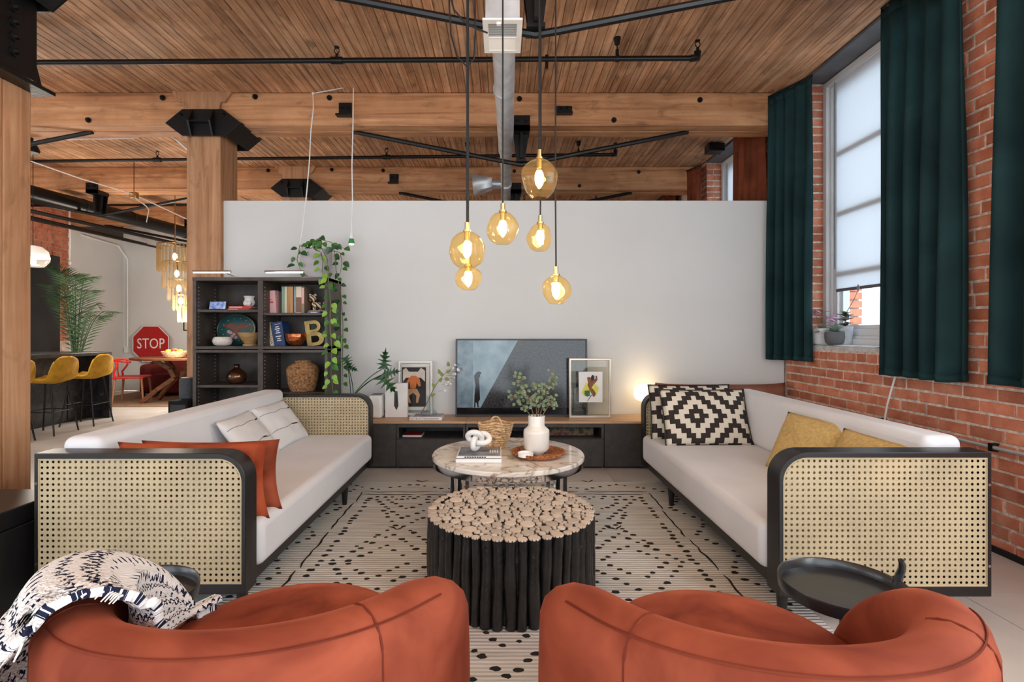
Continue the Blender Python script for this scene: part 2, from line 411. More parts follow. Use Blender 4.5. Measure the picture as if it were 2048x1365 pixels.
# ---- beams (each a pair of timbers) with steel tie, posts, bolts
def bolt(mb, c, r, ax='y'):
    c = Vector(c); d = Vector((0, -1, 0)) if ax == 'y' else Vector((1, 0, 0))
    mb.cyl(c, c+d*.012, r*1.25, r*1.25, 10); mb.cyl(c+d*.012, c+d*.034, r*.72, r*.6, 6)
beams = []
for k, lab in ((-1, 'heavy timber ceiling beam overhead nearest the camera, out of the frame'), (0, 'heavy timber ceiling beam directly above the white partition'), (1, 'heavy timber ceiling beam beyond the white partition'), (2, 'heavy timber ceiling beam farthest back, seen behind the black duct')):
    y = B1+k*BAY
    b = thing('beam', lab, 'beam', (0, y, 3.15), kind='structure'); beams.append(b)
    for (xa, xb) in ((-8.3, -2.66), (-2.655, 2.69)):
        rbox(xa, xb, y, y+.142, 3.15, CEIL).build('timber', W_BEAM, b, bevel=.006)
        rbox(xa, xb, y+.15, y+.29, 3.146, CEIL).build('timber', W_BEAM, b, bevel=.006)
    for sx in ((.18, -5.6) if k < 2 else (-5.6,)):
        # steel tie below the beam
        yt = y+.145; zt = 2.83
        mb = MB(); mb.tube([(sx-1.62, yt, 3.145), (sx-.12, yt, zt+.02), (sx, yt, zt), (sx+.12, yt, zt+.02), (sx+1.62, yt, 3.145)], .022, 8)
        mb.build('tie_rod', PIPE, b)
        ps = MB()
        ps.prism([(sx-.075, 3.15), (sx+.075, 3.15), (sx+.04, zt+.03), (sx-.04, zt+.03)], 'xz', yt-.05, yt-.038)
        ps.prism([(sx-.075, 3.15), (sx+.075, 3.15), (sx+.04, zt+.03), (sx-.04, zt+.03)], 'xz', yt+.038, yt+.05)
        ps.box(sx-.012, sx+.012, yt-.12, yt+.06, zt+.03, 3.15)
        ps.box(sx-.05, sx+.05, yt-.06, yt+.06, zt+.012, zt+.034)
        po = ps.build('strut', STEEL, b)
        pl = rbox(sx-.078, sx+.078, y-.02, y, 3.10, 3.24)
        pl.box(sx-.078, sx+.078, y-.02, y+.2, 3.10, 3.148)
        po = pl.build('strut_plate', STEEL, b)
        mb = MB()
        for q in (-.04, .04): bolt(mb, (sx+q, y-.02, 3.19), .014)
        mb.build('bolt', STEEL, po)
    # angle clips and bolt heads on the face of the beam
    if k in (0, 1):
        for cx in (-1.48, .58):
            cl = MB().box(cx-.06, cx+.06, y-.014, y, 3.24, 3.36).box(cx-.075, cx+.06, y-.07, y, 3.225, 3.24) if cx < 0 else MB().box(cx-.075, cx+.075, y-.014, y, 3.26, 3.33).box(cx-.075, cx+.075, y-.06, y, 3.245, 3.262)
            co = cl.build('angle_clip', STEEL, b)
            mb = MB(); bolt(mb, (cx-.03, y-.014, 3.31), .012); bolt(mb, (cx+.03, y-.014, 3.31), .012); mb.build('bolt', STEEL, co)
        for (bx, bz) in ((-2.33, 3.42), (-1.63, 3.41), (.16, 3.40), (1.86, 3.39), (1.05, 3.20), (-3.2, 3.41), (-3.9, 3.2)):
            mb = MB(); bolt(mb, (bx, y, bz), .02); mb.build('bolt', STEEL, b)
# ---- timber pillars with steel caps
PX0, PX1 = -2.98, -2.66
def pillar(y, lab, near=False):
    p = thing('pillar', lab, 'pillar', (-2.82, y, 0), kind='structure')
    zt = 3.34
    rbox(PX0, PX1, y, y+.155, 0, zt).build('timber', W_PILLAR, p, bevel=.008)
    rbox(PX0+.002, PX1-.001, y+.157, y+.325, 0, zt).build('timber', W_PILLAR, p, bevel=.008)
    mb = MB().prism([(-3.1, CEIL), (-3.04, 3.36), (-3.0, 3.36), (-2.96, 3.2), (-2.68, 3.2), (-2.64, 3.36), (-2.6, 3.36), (-2.54, CEIL)], 'xz', y-.035, y+.0)
    mb.build('corbel_block', W_PILLAR, p, bevel=.004)
    # steel cap: long six-sided stirrup, open at both ends, with two ribs on the face
    cx = -2.80; z0, z1, zm = 3.035, 3.285, 3.155
    hexa = [(cx-.35, zm), (cx-.19, z1), (cx+.19, z1), (cx+.36, zm), (cx+.22, z0), (cx-.19, z0)]
    cap = MB()
    for a, b in ((y-.052, y-.036), (y+.36, y+.376)): cap.prism(hexa, 'xz', a, b)
    cap.bar((cx+.36, y-.05, zm), (cx+.36, y+.37, zm), .012, .012)
    cap.add([(cx+.22, y-.05, z0), (cx+.36, y-.05, zm), (cx+.36, y+.37, zm), (cx+.22, y+.37, z0), (cx+.21, y-.05, z0+.012), (cx+.345, y-.05, zm+.006), (cx+.345, y+.37, zm+.006), (cx+.21, y+.37, z0+.012)],
            [(0, 1, 2, 3), (4, 7, 6, 5), (0, 4, 5, 1), (3, 2, 6, 7)])
    cap.prism([(cx+.19, z1), (cx+.36, zm), (cx+.35, zm-.01), (cx+.18, z1-.012)], 'xz', y-.05, y+.37)
    co = cap.build('post_cap', STEEL, p, bevel=.003)
    rib = MB()
    for rx in (-.1, .1):
        rib.prism([(y-.05, z1), (y-.12, zm), (y-.07, z0), (y-.05, z0)], 'yz', cx+rx-.008, cx+rx+.008)
    rib.box(cx-.1, cx+.1, y-.105, y-.05, zm-.008, zm+.008)
    rib.build('rib', STEEL, co)
    mb = MB()
    for bx in (-.2, .2): bolt(mb, (cx+bx, y-.052, 3.235), .013)
    mb.build('bolt', STEEL, co)
    if near:
        pl = MB().box(PX1, PX1+.014, y-.02, y+.345, 2.62, 3.2).box(PX1-.05, PX1+.1, y-.05, y+.37, 2.55, 2.572)
        pl.prism([(y+.33, 2.56), (y+.40, 2.56), (y+.345, 2.72)], 'yz', PX1, PX1+.012)
        po = pl.build('side_plate', STEEL, p, bevel=.003)
        mb = MB()
        for bz in (2.72, 2.80, 2.88, 2.96): bolt(mb, (PX1+.014, y+.2, bz), .022, 'x')
        mb.build('bolt', STEEL, po)
    return p
pillar(2.64, 'pale timber pillar at the edge of the frame with bolted black plate', True)
pillar(B1, 'brown timber pillar behind the dark bookshelf with black steel cap')
pillar(B1+BAY, 'timber pillar beyond the white partition showing only its black cap')
# ---- walls
part = thing('wall_back', 'plain white partition standing free below the beams', 'wall', (0, PY, 0), kind='structure')
rbox(-2.66, WX-.01, PY, PY+.12, 0, 2.455).build('panel', PLASTER, part, bevel=.004)
rbox(-8.2, 3.1, 10.8, 10.95, 0, CEIL).build('wall_far', PLASTER, label='far white plastered wall behind the dining corner')
tag(bpy.data.objects['wall_far'], cat='wall', kind='structure')
wl = thing('wall_left', 'left wall of red brick turning to white paint by the palm', 'wall', (-7.8, 8, 0), kind='structure')
rbox(-7.95, -7.8, 9.45, 10.8, 0, 3.1).build('white_paint_section', PLASTER, wl)
rbox(-7.95, -7.815, 4.0, 9.45, 0, CEIL).build('mortar_bed', MORTAR, wl)
rbox(-7.95, -7.80, 9.45, 10.8, 3.1, CEIL).build('upper_section', W_DARK, wl)
bs = MB()
for r in range(int(3.4/.0745)):
    z = r*.0745; y = 6.5+(.11 if r % 2 else 0)
    while y < 9.43:
        y2 = min(y+.205, 9.45)
        if z > 1.0: bs.box(-7.83, -7.80+random.uniform(-.002, .003), y, y2, z+.005, z+.068)
        y += .217
bs.build('brickwork', BRICK, wl, smooth=False, kind='stuff')
wf = thing('wall_front', 'unseen plain wall added behind the viewpoint, its wide openings shaped to admit daylight', 'wall', (-2.7, -2.5, 0), kind='structure')  # unseen wall added to limit and shape the daylight from behind
mb = MB().box(-8.2, 3.2, -2.62, -2.5, 0, .3).box(-8.2, 3.2, -2.62, -2.5, 3.3, CEIL)
for xa, xb in ((-8.2, -5.8), (-3.0, -2.5), (2.4, 3.2)): mb.box(xa, xb, -2.62, -2.5, .3, 3.3)
mb.build('panel', PLASTER, wf, smooth=False)
ws = thing('wall_side', 'unseen plain wall added beyond the kitchen, its openings letting daylight in', 'wall', (-8.2, 1, 0), kind='structure')  # added out of view; its openings bring daylight in from this side
MB().box(-8.32, -8.2, -2.62, 4.2, 0, .8).box(-8.32, -8.2, -2.62, 4.2, 3.2, CEIL).box(-8.32, -8.2, -2.62, -2.0, .8, 3.2).box(-8.32, -8.2, .6, 1.2, .8, 3.2).box(-8.32, -8.2, 3.6, 4.2, .8, 3.2).build('panel', PLASTER, ws, smooth=False)
# wall_right is filled with bricks at the end of the script
wr = thing('wall_right', 'tall orange brick wall with deep window openings', 'wall', (WX, 3, 0), kind='structure')
WIN = [(1.03, 2.51), (3.25, 4.73), (5.45, 6.93)]; SILL = 1.085; OUT = 3.22
mo = MB().box(WX+.006, OUT-.004, -.2, 10.9, 0, SILL-.02)
ys = [-.2]+[v for p in WIN for v in p]+[10.9]
for a, b in zip(ys[0::2], ys[1::2]): mo.box(WX+.006, OUT-.004, a+.006, b-.006, SILL-.02, CEIL)
mo.build('mortar_bed', MORTAR, wr, smooth=False)
li = MB()
for a, b in WIN: li.box(WX-.0, OUT, a, b, 3.435, CEIL)
li.build('lintel', GREYPAINT, wr)
FOOT_STRIP = rbox(WX-.02, WX+.01, -.2, PY, 0, .03)
tag(FOOT_STRIP.build('trim_1', RUBBER, label='dark strip where the brick wall meets the floor'), cat='trim', kind='structure')  # narrow dark strip along the foot of the brick
# ---- windows
GLASSM = glass('window_glass', (240, 246, 250))
def window(n, a, b, lab, plants):
    t = thing('window_%d' % n, lab, 'window', (2.95, (a+b)/2, SILL), kind='structure')
    X = 2.9; z0, z1 = SILL+.01, 3.43
    def frame(nm, x0, x1, m, wd, za, zb):
        ya, yb = a+m, b-m
        ou = [(ya, za), (yb, za), (yb, zb), (ya, zb)]; inn = [(ya+wd, za+wd), (yb-wd, za+wd), (yb-wd, zb-wd), (ya+wd, zb-wd)]
        return MB().ring(ou, inn, 'yz', x0, x1).build(nm, WHITEPAINT, t, bevel=.004)
    frame('casing', X-.015, X+.05, .0, .05, z0, z1)
    frame('casing', X+.015, X+.08, .05, .025, z0+.05, z1-.05)
    frame('sash_frame', X+.03, X+.10, .075, .06, z0+.075, z1-.075)
    frame('sash_frame', X+.06, X+.12, .135, .03, z0+.135, z1-.135)
    for zz in (1.70, 2.22, 2.74):
        rbox(X+.014, X+.06, a+.16, b-.16, zz-.025, zz+.025).build('glazing_bar', WHITEPAINT, t)
    rbox(X+.094, X+.098, a+.16, b-.16, z0+.16, z1-.16).build('glass_pane', GLASSM, t)
    sl = MB(); ny = 26
    sl.grid(lambda u, v: (WX-.012+(X-WX+.03)*v+(random.uniform(-.008, .008) if v < .1 else 0), a+(b-a)*u, SILL+.012*(1 if v > .1 else random.uniform(.2, 1))), ny, 4)
    sl.box(WX+.0, X+.05, a, b, SILL-.03, SILL+.004)
    sl.build('sill_stone', mat('sill_stone_%d' % n, (206, 204, 202), .7, var=.12, scale=14, bump=.5), t)
    return t
window(0, *WIN[0], 'tall white window beside the camera behind the nearest teal curtain', 0)
window(1, *WIN[1], 'tall white framed window with half drawn white shade above potted plants', 1)
window(2, *WIN[2], 'tall white window beyond the partition between brown curtains', 0)
BLIND = bpy.data.materials.new('shade_fabric'); BLIND.use_nodes = True
nt = BLIND.node_tree; nt.nodes.clear(); o_ = nd(nt, 'ShaderNodeOutputMaterial')
d_ = nd(nt, 'ShaderNodeBsdfDiffuse'); d_.inputs[0].default_value = hx((236, 238, 240)); t_ = nd(nt, 'ShaderNodeBsdfTranslucent'); t_.inputs[0].default_value = hx((242, 244, 247))
m_ = nd(nt, 'ShaderNodeMixShader'); m_.inputs[0].default_value = .52; L(nt, d_.outputs[0], m_.inputs[1]); L(nt, t_.outputs[0], m_.inputs[2]); L(nt, m_.outputs[0], o_.inputs[0])
for (a, b), lab, zb in ((WIN[1], 'white roller shade drawn most of the way over the window by the sofa', 1.55), (WIN[0], 'white roller shade in the window beside the camera', 1.55), (WIN[2], 'white roller shade in the window beyond the partition', 1.55)):
    t = thing('roller_shade', lab, 'window shade', (2.90, (a+b)/2, zb))
    rbox(2.903, 2.906, a+.165, b-.165, zb+.02, 3.37).build('shade_cloth', BLIND, t, smooth=False)
    rbox(2.898, 2.912, a+.165, b-.165, zb, zb+.025).build('hem_bar', GREYPAINT, t, bevel=.003)
    MB().cyl((2.93, a+.16, 3.385), (2.93, b-.16, 3.385), .025).build('roller_tube', WHITEPAINT, t)
    MB().tube([(2.895, b-.155, 3.38), (2.893, b-.152, 2.4), (2.893, b-.155, 1.75)], .003, 6).build('pull_chain', GREYPAINT, t)
# ---- curtains
def curtain(pts, z0, z1, folds, amp, m, lab, group, seed, flare=0):
    """cloth hung along pts (plan polyline), gathered into folds"""
    rnd = random.Random(seed); ph = [rnd.uniform(0, 6.3) for _ in range(6)]
    P = [Vector(p) for p in pts]; seg = [(P[i+1]-P[i]).length for i in range(len(P)-1)]; tot = sum(seg)
    def along(u):
        s = u*tot
        for i, l in enumerate(seg):
            if s <= l or i == len(seg)-1:
                d = (P[i+1]-P[i])/l; return P[i]+d*s, d
            s -= l
    def fn(u, v):
        uu = u+.006*math.sin(9*u+ph[0])*v
        p, d = along(min(max(uu, 0), 1)); nrm = Vector((-d.y, d.x))
        k = .35+.65*min(1, (1-v)*1.6+.25)
        a = amp*(.45+.75*(1-v)**.5)
        wv = math.sin(2*math.pi*folds*u+ph[1]+.5*math.sin(5*u+ph[2]))
        wv = math.copysign(abs(wv)**.75, wv)
        w2 = .12*math.sin(2*math.pi*folds*2.1*u+ph[3])*v**2
        pin = .35*math.sin(2*math.pi*folds*3.0*u)*max(0, (v-.93)/.07)
        off = a*(wv+w2+pin)*k+.005*math.sin(3*v*2+u*7+ph[4])
        spread = (u-.5)*flare*(1-v)
        q = p+nrm*off+d*spread
        return (q.x, q.y, z0+(z1-z0)*v+.006*math.sin(2*math.pi*folds*u+ph[5])*(1-v))
    nu = int(folds*14)
    t = thing('curtain', lab, 'curtain', (P[0].x, P[0].y, z0), group)
    MB().grid(fn, nu, 26).build('cloth', m, t, solid=.005, angle=80)
    MB().grid(lambda u, v: tuple(Vector(fn(u, .0+.018*v))+Vector((0, 0, -.002))), nu, 2).build('hem', m, t, solid=.012, angle=80)
    MB().grid(lambda u, v: tuple(Vector(fn(u, .972+.028*v))), nu, 3).build('heading_tape', m, t, solid=.014, angle=80)
    rods = [along(0)[0], along(1)[0]]
    MB().tube([(rods[0].x, rods[0].y, z1+.012), (rods[1].x, rods[1].y, z1+.012)], .01, 8).build('track', STEEL, t)
    return t
TEAL = velvet('teal_velvet', (22, 44, 47), (34, 62, 65), 2.0, .2)
RUST = velvet('rust_brown_curtain', (92, 44, 28), (140, 74, 48), 2.5, .3)
G = 'teal velvet curtains along the brick wall'
curtain([(2.50, 4.93), (2.60, 4.72), (2.665, 4.52)], .95, 3.40, 4.2, .036, TEAL, 'teal velvet curtain hanging in the corner against the white partition', G, 1)
curtain([(2.60, 3.60), (2.63, 3.3), (2.60, 2.98)], .915, 3.41, 4.6, .05, TEAL, 'wide teal velvet curtain covering half of the tall window', G, 2)
curtain([(2.60, 2.74), (2.60, 2.2), (2.60, 1.9)], .925, 3.41, 5.2, .05, TEAL, 'teal velvet curtain cut by the edge of the frame', G, 3, .04)
G = 'rust brown curtains beyond the partition'
curtain([(2.50, 7.13), (2.60, 6.9)], .95, 3.38, 3.2, .03, RUST, 'narrow rust brown curtain at the far side of the back window', G, 4)
curtain([(2.60, 5.87), (2.60, 5.22)], .95, 3.38, 4.6, .04, RUST, 'wide rust brown curtain on the near side of the back window', G, 5)
curtain([(2.55, 8.9), (2.62, 7.9)], .95, 3.38, 4, .04, RUST, 'farthest rust brown curtain, only its edge above the partition', G, 6)
# conduit on the brick, cable under the curtain
t = thing('conduit', 'grey steel conduit running low along the brick wall', 'conduit', (2.66, 2.5, .58))
MB().tube([(2.668, .3, .57), (2.668, 3.3, .575), (2.668, 4.6, .575)], .011, 10).build('pipe', GALV, t)
for y in (2.86, 3.7): MB().box(2.655, 2.697, y-.012, y+.012, .552, .595).build('clamp', STEEL, t)
solo(MB().tube([(2.67, 3.55, 1.0), (2.672, 3.56, .93), (2.665, 3.60, .80), (2.66, 3.63, .70), (2.665, 3.66, .60), (2.668, 3.66, .35), (2.668, 3.6, .05), (2.6, 3.5, .008)], .006, 8), 'cable', WHITEPL, 'white cable hanging below the teal curtain behind the sofa', 'cable')
# ================================================================ OVERHEAD: pipes, duct, pendants
def sprinkler_head(mb, p, up=1):
    p = Vector(p)
    mb.cyl(p, p+Vector((0, 0, .03*up)), .012, .012, 8)
    mb.tube([p+Vector((0, 0, .03*up)), p+Vector((.018, 0, .048*up)), p+Vector((.018, 0, .066*up)), p+Vector((0, 0, .082*up))], .004, 6)
    mb.tube([p+Vector((0, 0, .03*up)), p+Vector((-.018, 0, .048*up)), p+Vector((-.018, 0, .066*up)), p+Vector((0, 0, .082*up))], .004, 6)
    mb.cyl(p+Vector((0, 0, .08*up)), p+Vector((0, 0, .086*up)), .02, .02, 10)
def sprink(y0, y1, xr, z, lab, heads, hangers, drops):
    t = thing('sprinkler_pipe', lab, 'pipe', (0, (y0+y1)/2, z))
    yy = lambda x: y0+(y1-y0)*(x+8)/(xr+8)
    MB().tube([(-8, yy(-8), z), (xr, yy(xr), z)], .020, 10).build('pipe', PIPE, t)
    MB().tube([(xr-.05, yy(xr), z), (xr, yy(xr), z), (xr+.004, yy(xr), z+.05)], .028, 10).build('elbow', PIPE, t)
    mb = MB(); sprinkler_head(mb, (xr+.004, yy(xr), z+.05)); mb.build('sprinkler_head', STEEL, t)
    for x in heads:
        MB().tube([(x-.045, yy(x), z), (x+.045, yy(x), z)], .028, 10).build('tee', PIPE, t)
        mb = MB(); sprinkler_head(mb, (x, yy(x), z+.02)); mb.build('sprinkler_head', STEEL, t)
    for x in hangers:
        mb = MB().cyl((x, yy(x), z), (x, yy(x), CEIL), .006, .006, 6)
        mb.cyl((x, yy(x), CEIL-.05), (x, yy(x), CEIL), .02, .03, 8); mb.cyl((x, yy(x), z+.01), (x, yy(x), z+.07), .013, .013, 8); mb.tube([(x-.012, yy(x), z), (x+.012, yy(x), z)], .026, 10)
        mb.build('hanger', STEEL, t)
    for x in drops:
        MB().cyl((x, yy(x), z+.03), (x, yy(x), z-.07), .014, .012, 8).build('nipple', STEEL, t)
sprink(4.14, 4.02, 1.49, 3.30, 'black sprinkler pipe under the boards nearest the camera', (-1.28,), (.88,), (.34,))
sprink(6.52, 6.2, 1.33, 3.30, 'black sprinkler pipe between the first and second beams', (-1.39, -4.2), (.9, -.42), ())
sprink(8.7, 8.45, 1.5, 3.30, 'black sprinkler pipe behind the second beam, mostly hidden', (.35,), (.14, -4.9), ())
# galvanised duct with register
t = thing('air_duct', 'round galvanised air duct hung under the beams', 'duct', (0, 4, 2.98))
zc = 3.055
MB().tube([(-.005, 2.82, zc), (.005, 3.2, zc), (.03, 5.0, zc), (.034, 5.33, zc)], .076, 20).build('main_pipe', GALV, t)
MB().tube([(.005, 4.0-.012, zc), (.005, 4.0+.012, zc)], .0785, 20).build('joint_band', GALV, t)
MB().tube([(.034, 5.30, zc), (.034, 5.36, zc-.004), (.035, 5.40, zc-.02)], [.077, .074, .06], 20).build('reducer', GALV, t)
MB().tube([(.035, 5.36, zc-.0), (.06, 9.2, zc)], .062, 18).build('branch_pipe', GALV, t)
MB().tube([(.04, 6.52, zc), (.04, 6.62, zc)], .075, 18).build('tee_collar', GALV, t)
MB().tube([(.03, 6.57, zc), (-.13, 6.57, zc)], .058, 16).build('side_branch', GALV, t)
bt = MB().add([(-.13, 6.49, 3.0), (-.13, 6.65, 3.0), (-.13, 6.65, 3.11), (-.13, 6.49, 3.11), (-.36, 6.46, 2.94), (-.36, 6.72, 2.94), (-.38, 6.72, 3.15), (-.38, 6.46, 3.15)],
   [(0, 1, 5, 4), (1, 2, 6, 5), (2, 3, 7, 6), (3, 0, 4, 7), (0, 3, 2, 1)]); bt.build('boot', GALV, t, solid=.004)
bx = MB().box(-.088, .088, 2.675, 2.838, 2.795, 3.06).prism([(-.088, 3.06), (.088, 3.06), (.07, 3.13), (-.07, 3.13)], 'xz', 2.675, 2.838)
bx.build('plenum_box', GALV, t, bevel=.003)
t = thing('air_register', 'square white louvred air register under the duct', 'vent', (0, 2.82, 2.775))
ou = [(-.102, 2.655), (.102, 2.655), (.102, 2.975), (-.102, 2.975)]; inn = [(-.074, 2.695), (.074, 2.695), (.074, 2.948), (-.074, 2.948)]
MB().ring(ou, inn, 'xy', 2.782, 2.793).build('face_frame', WHITEPL, t, bevel=.002)
lm = meshdata(MB().bar((-.074, 0, 0), (.074, 0, 0), .0075, .0014), 'slat', WHITEPL, smooth=False)
for i in range(26):
    y = 2.700+i*.0098
    inst(lm, 'slat', t, Matrix.Translation((0, y, 2.7875)) @ Matrix.Rotation(math.radians(35 if i < 13 else -35), 4, 'X'))
rbox(-.074, .074, 2.818, 2.825, 2.782, 2.791).build('crossbar', WHITEPL, t)
rbox(-.03, -.008, 2.676, 2.692, 2.772, 2.784).build('lever', WHITEPL, t)
rbox(-.078, .078, 2.69, 2.952, 2.7932, 2.7938).build('damper', GREYPAINT, t)
# black round duct and pipes over the kitchen
t = thing('black_duct', 'large black painted duct running over the kitchen island', 'duct', (-6, 7.5, 2.98))
MB().tube([(-6.35, 5.4, 3.0), (-6.1, 6.4, 2.99), (-5.62, 9.3, 2.97)], .10, 16).build('pipe', PIPE, t)
for q in (.35, .62): 
    y = 6.4+2.9*q; x = -6.1+.48*q
    MB().tube([(x-.003, y-.02, 2.985), (x, y+.02, 2.985)], .104, 16).build('joint_band', PIPE, t)
MB().tube([(-5.62, 9.28, 2.97), (-5.61, 9.33, 2.97)], .11, 16).build('end_flange', STEEL, t)
for y in (6.2, 7.6): MB().cyl((-6.1+(y-6.4)*.165, y, 3.08), (-6.1+(y-6.4)*.165, y, CEIL), .008, .008, 6).build('hanger', STEEL, t)
for i, (x0, x1, z, r) in enumerate(((-7.0, -6.3, 2.93, .03), (-7.25, -6.9, 2.90, .022), (-7.4, -7.2, 2.98, .025))):
    solo(MB().tube([(x0, 5.4, z), (x1, 10.6, z)], r, 8), 'kitchen_pipe', PIPE, ('thick black pipe beside the black duct over the kitchen', 'thin black pipe low along the kitchen brick wall', 'black pipe close to the red brick at the back')[i], 'pipe')
t = thing('cable_conduit', 'pale conduit crossing below the boards to a junction box', 'conduit', (-4, 6, 3))
MB().tube([at(20, 281, 5.35), at(265, 276, 5.35), at(278, 273, 5.35), at(288, 267, 5.35), at(332, 265, 5.35), at(342, 270, 5.34), at(384, 308, 5.3)], .009, 8).build('pipe', WHITEPL, t)
t = thing('wire_run', 'slack pale wire run with brass junction box over the kitchen', 'wire', at(268, 390, 6.8))
MB().tube([at(40, 315, 6.0), at(160, 357, 6.4), at(265, 388, 6.8), at(330, 418, 7.2), at(390, 446, 7.6)], .008, 6).build('cable', WHITEPL, t)
MB().cyl(at(268, 388, 6.82), (at(268, 388, 6.82).x, 6.82, CEIL), .004, .004, 6).build('hanger', STEEL, t)
rbox(*[v for p in zip(at(258, 396, 6.8), at(278, 386, 6.86)) for v in sorted(p)]).build('junction_box', BRASS, t, bevel=.003)
MB().tube([at(270, 396, 6.8), at(292, 412, 7), at(298, 420, 7), at(293, 445, 7)], .006, 6).build('drop_wire', WHITEPL, t)
t = thing('spot_lamp', 'small black spotlight under the first beam beside the near pillar', 'lamp', at(62, 300, 5.3))
MB().cyl(at(62, 276, 5.3), at(62, 290, 5.3), .02, .02, 10).build('mount', STEEL, t)
MB().lathe([(.0, .06), (.04, .055), (.065, .0), (.06, -.03), (.05, -.03)], at(64, 300, 5.3), 16).build('shade', STEEL, t)
t = thing('projector_lamp', 'black twin spotlight fixed at the ceiling by the back window', 'lamp', at(1428, 296, 6.2))
rbox(*[v for p in zip(at(1418, 302, 6.2), at(1440, 294, 6.35)) for v in sorted(p)]).build('body', STEEL, t, bevel=.01)
for q in (1423, 1435): MB().cyl(at(q, 293, 6.25), at(q, 286, 6.25), .03, .025, 12).build('spot', STEEL, t)

# ---- glass pendants
AMBER = glass('amber_glass', (246, 226, 184), .03, 1.45)
CORD = mat('black_cord', (18, 18, 18), .7, var=.02)
BULB = emit('warm_bulb', (255, 222, 165), 40)
def pendant(px, ytop, ybot, wpx, d, lab, seed, bend=0):
    """glass globe whose neck is seen at ytop and rim at ybot"""
    s = d/F; c = at(px, (ytop+ybot)/2, d); R = wpx/2*s; H = (ybot-ytop)*s
    t = thing('pendant_lamp', lab, 'pendant lamp', (c.x, c.y, c.z-H/2), 'cluster of amber glass pendants')
    def lump(p):
        n = noise.noise(Vector((p.x*9+seed*7, p.y*9, p.z*11+seed*3)))*.20+noise.noise(Vector((p.x*22+seed, p.y*22, p.z*24)))*.07
        k = 1+n*min(1, max(0, (H*.47-p.z)/(H*.3)))
        return Vector((p.x*k, p.y*k, p.z))
    prof = []
    for i in range(17):
        a = -math.pi*.36+(math.pi*.36+math.pi*.5)*i/16
        prof.append((max(R*math.cos(a)*(1 if a > 0 else 1.0), .018), H/2*math.sin(a) if a > 0 else H*.56*math.sin(a)))
    mb = MB(); mb.open = True; mb.lathe(prof, c, 32, lump); mb.build('glass_shade', AMBER, t, angle=180)
    zt = c.z+H/2
    mb = MB().lathe([(.019, -.004), (.019, .006), (.011, .008), (.011, .042), (.004, .046)], (c.x, c.y, zt), 16); mb.build('brass_socket', BRASS, t)
    MB().lathe([(.013, 0), (.013, -.045)], (c.x, c.y, zt), 14).build('lamp_holder', BRASS, t)
    MB().lathe([(.011, .034), (.018, .02), (.021, -.005), (.017, -.03), (.007, -.046), (.001, -.052)], (c.x, c.y, c.z+.004), 14).build('bulb', BULB, t, angle=180)
    zc_ = CEIL-.03
    pl = bpy.data.lights.new('bulb_glow', 'POINT'); pl.energy = 2.6; pl.color = (1, .86, .66); pl.shadow_soft_size = .03
    lo = bpy.data.objects.new('bulb_glow', pl); COL.objects.link(lo); lo.location = (c.x, c.y, c.z)
    MB().tube([(c.x, c.y, zt+.04), (c.x+bend, c.y, zt+.4), (c.x+bend*.5, c.y, zc_-.5), (c.x, c.y, zc_)], .0042, 7).build('cord', CORD, t)
    return t
pendant(1078.5, 318, 397, 71, 2.45, 'large amber glass pendant hanging highest, partly before the beams', 1)
pendant(1005.5, 424, 488, 61, 2.62, 'round amber glass pendant hanging alone below the galvanised duct', 2)
pendant(934, 463, 535, 73, 2.5, 'large amber glass pendant stacked directly above a smaller one', 3)
pendant(936.5, 532, 580, 54, 2.72, 'small amber glass pendant directly under the large stacked one', 4)
pendant(1080.5, 447, 502, 50, 2.8, 'smallest amber glass pendant below the highest globe', 5, .004)
pendant(1112, 551, 608, 57, 2.6, 'lowest amber glass pendant hanging alone at the end of its cord', 6, -.003)
t = thing('cord_loop', 'slack loop of black lamp cord hanging from the ceiling', 'cord', at(935, 135, 2.55))
d = 2.55
MB().tube([at(897, -60, d), at(899, 20, d), at(902, 70, d), at(914, 112, d), at(934, 134, d), at(948, 118, d), at(951, 60, d), at(949, -60, d)], .0045, 7).build('loop', CORD, t)
MB().tube([at(895, -30, d), at(908, 20, d), at(930, 45, d), at(952, 57, d), at(975, 66, d)], .0045, 7).build('branch_cord', CORD, t)
MB().cyl(at(925, -75, d), at(925, -160, d), .05, .05, 18).build('ceiling_rose', STEEL, t)
# swagged white lamp cord
t = thing('swag_lamp', 'white swagged cord ending in a white and green lamp by the trailing plant', 'lamp', at(703, 490, 4.85))
d = 4.86
pts = [(600, 490), (606, 452), (614, 380), (619, 320), (622, 260), (627, 215), (626, 187), (665, 180), (707, 172), (706, 250), (704, 330), (705, 400), (703, 466)]
MB().tube([at(x, y, d) for x, y in pts], .0055, 7).build('cord', WHITEPL, t)
for x, y in ((626, 187), (707, 172)): MB().ell(at(x, y, d), (.012, .012, .014), 8, 6).build('cord_hook', WHITEPL, t)
c = at(703, 466, d)
MB().lathe([(.012, 0), (.018, -.01), (.02, -.055)], c, 16).build('socket', WHITEPL, t)
MB().lathe([(.0205, -.055), (.028, -.09), (.03, -.10)], c, 16).build('collar', mat('green_plastic', (58, 150, 84), .4), t)
MB().lathe([(.026, -.10), (.024, -.112), (.0, -.12)], c, 16).build('bulb', emit('soft_bulb', (240, 244, 240), .6), t)
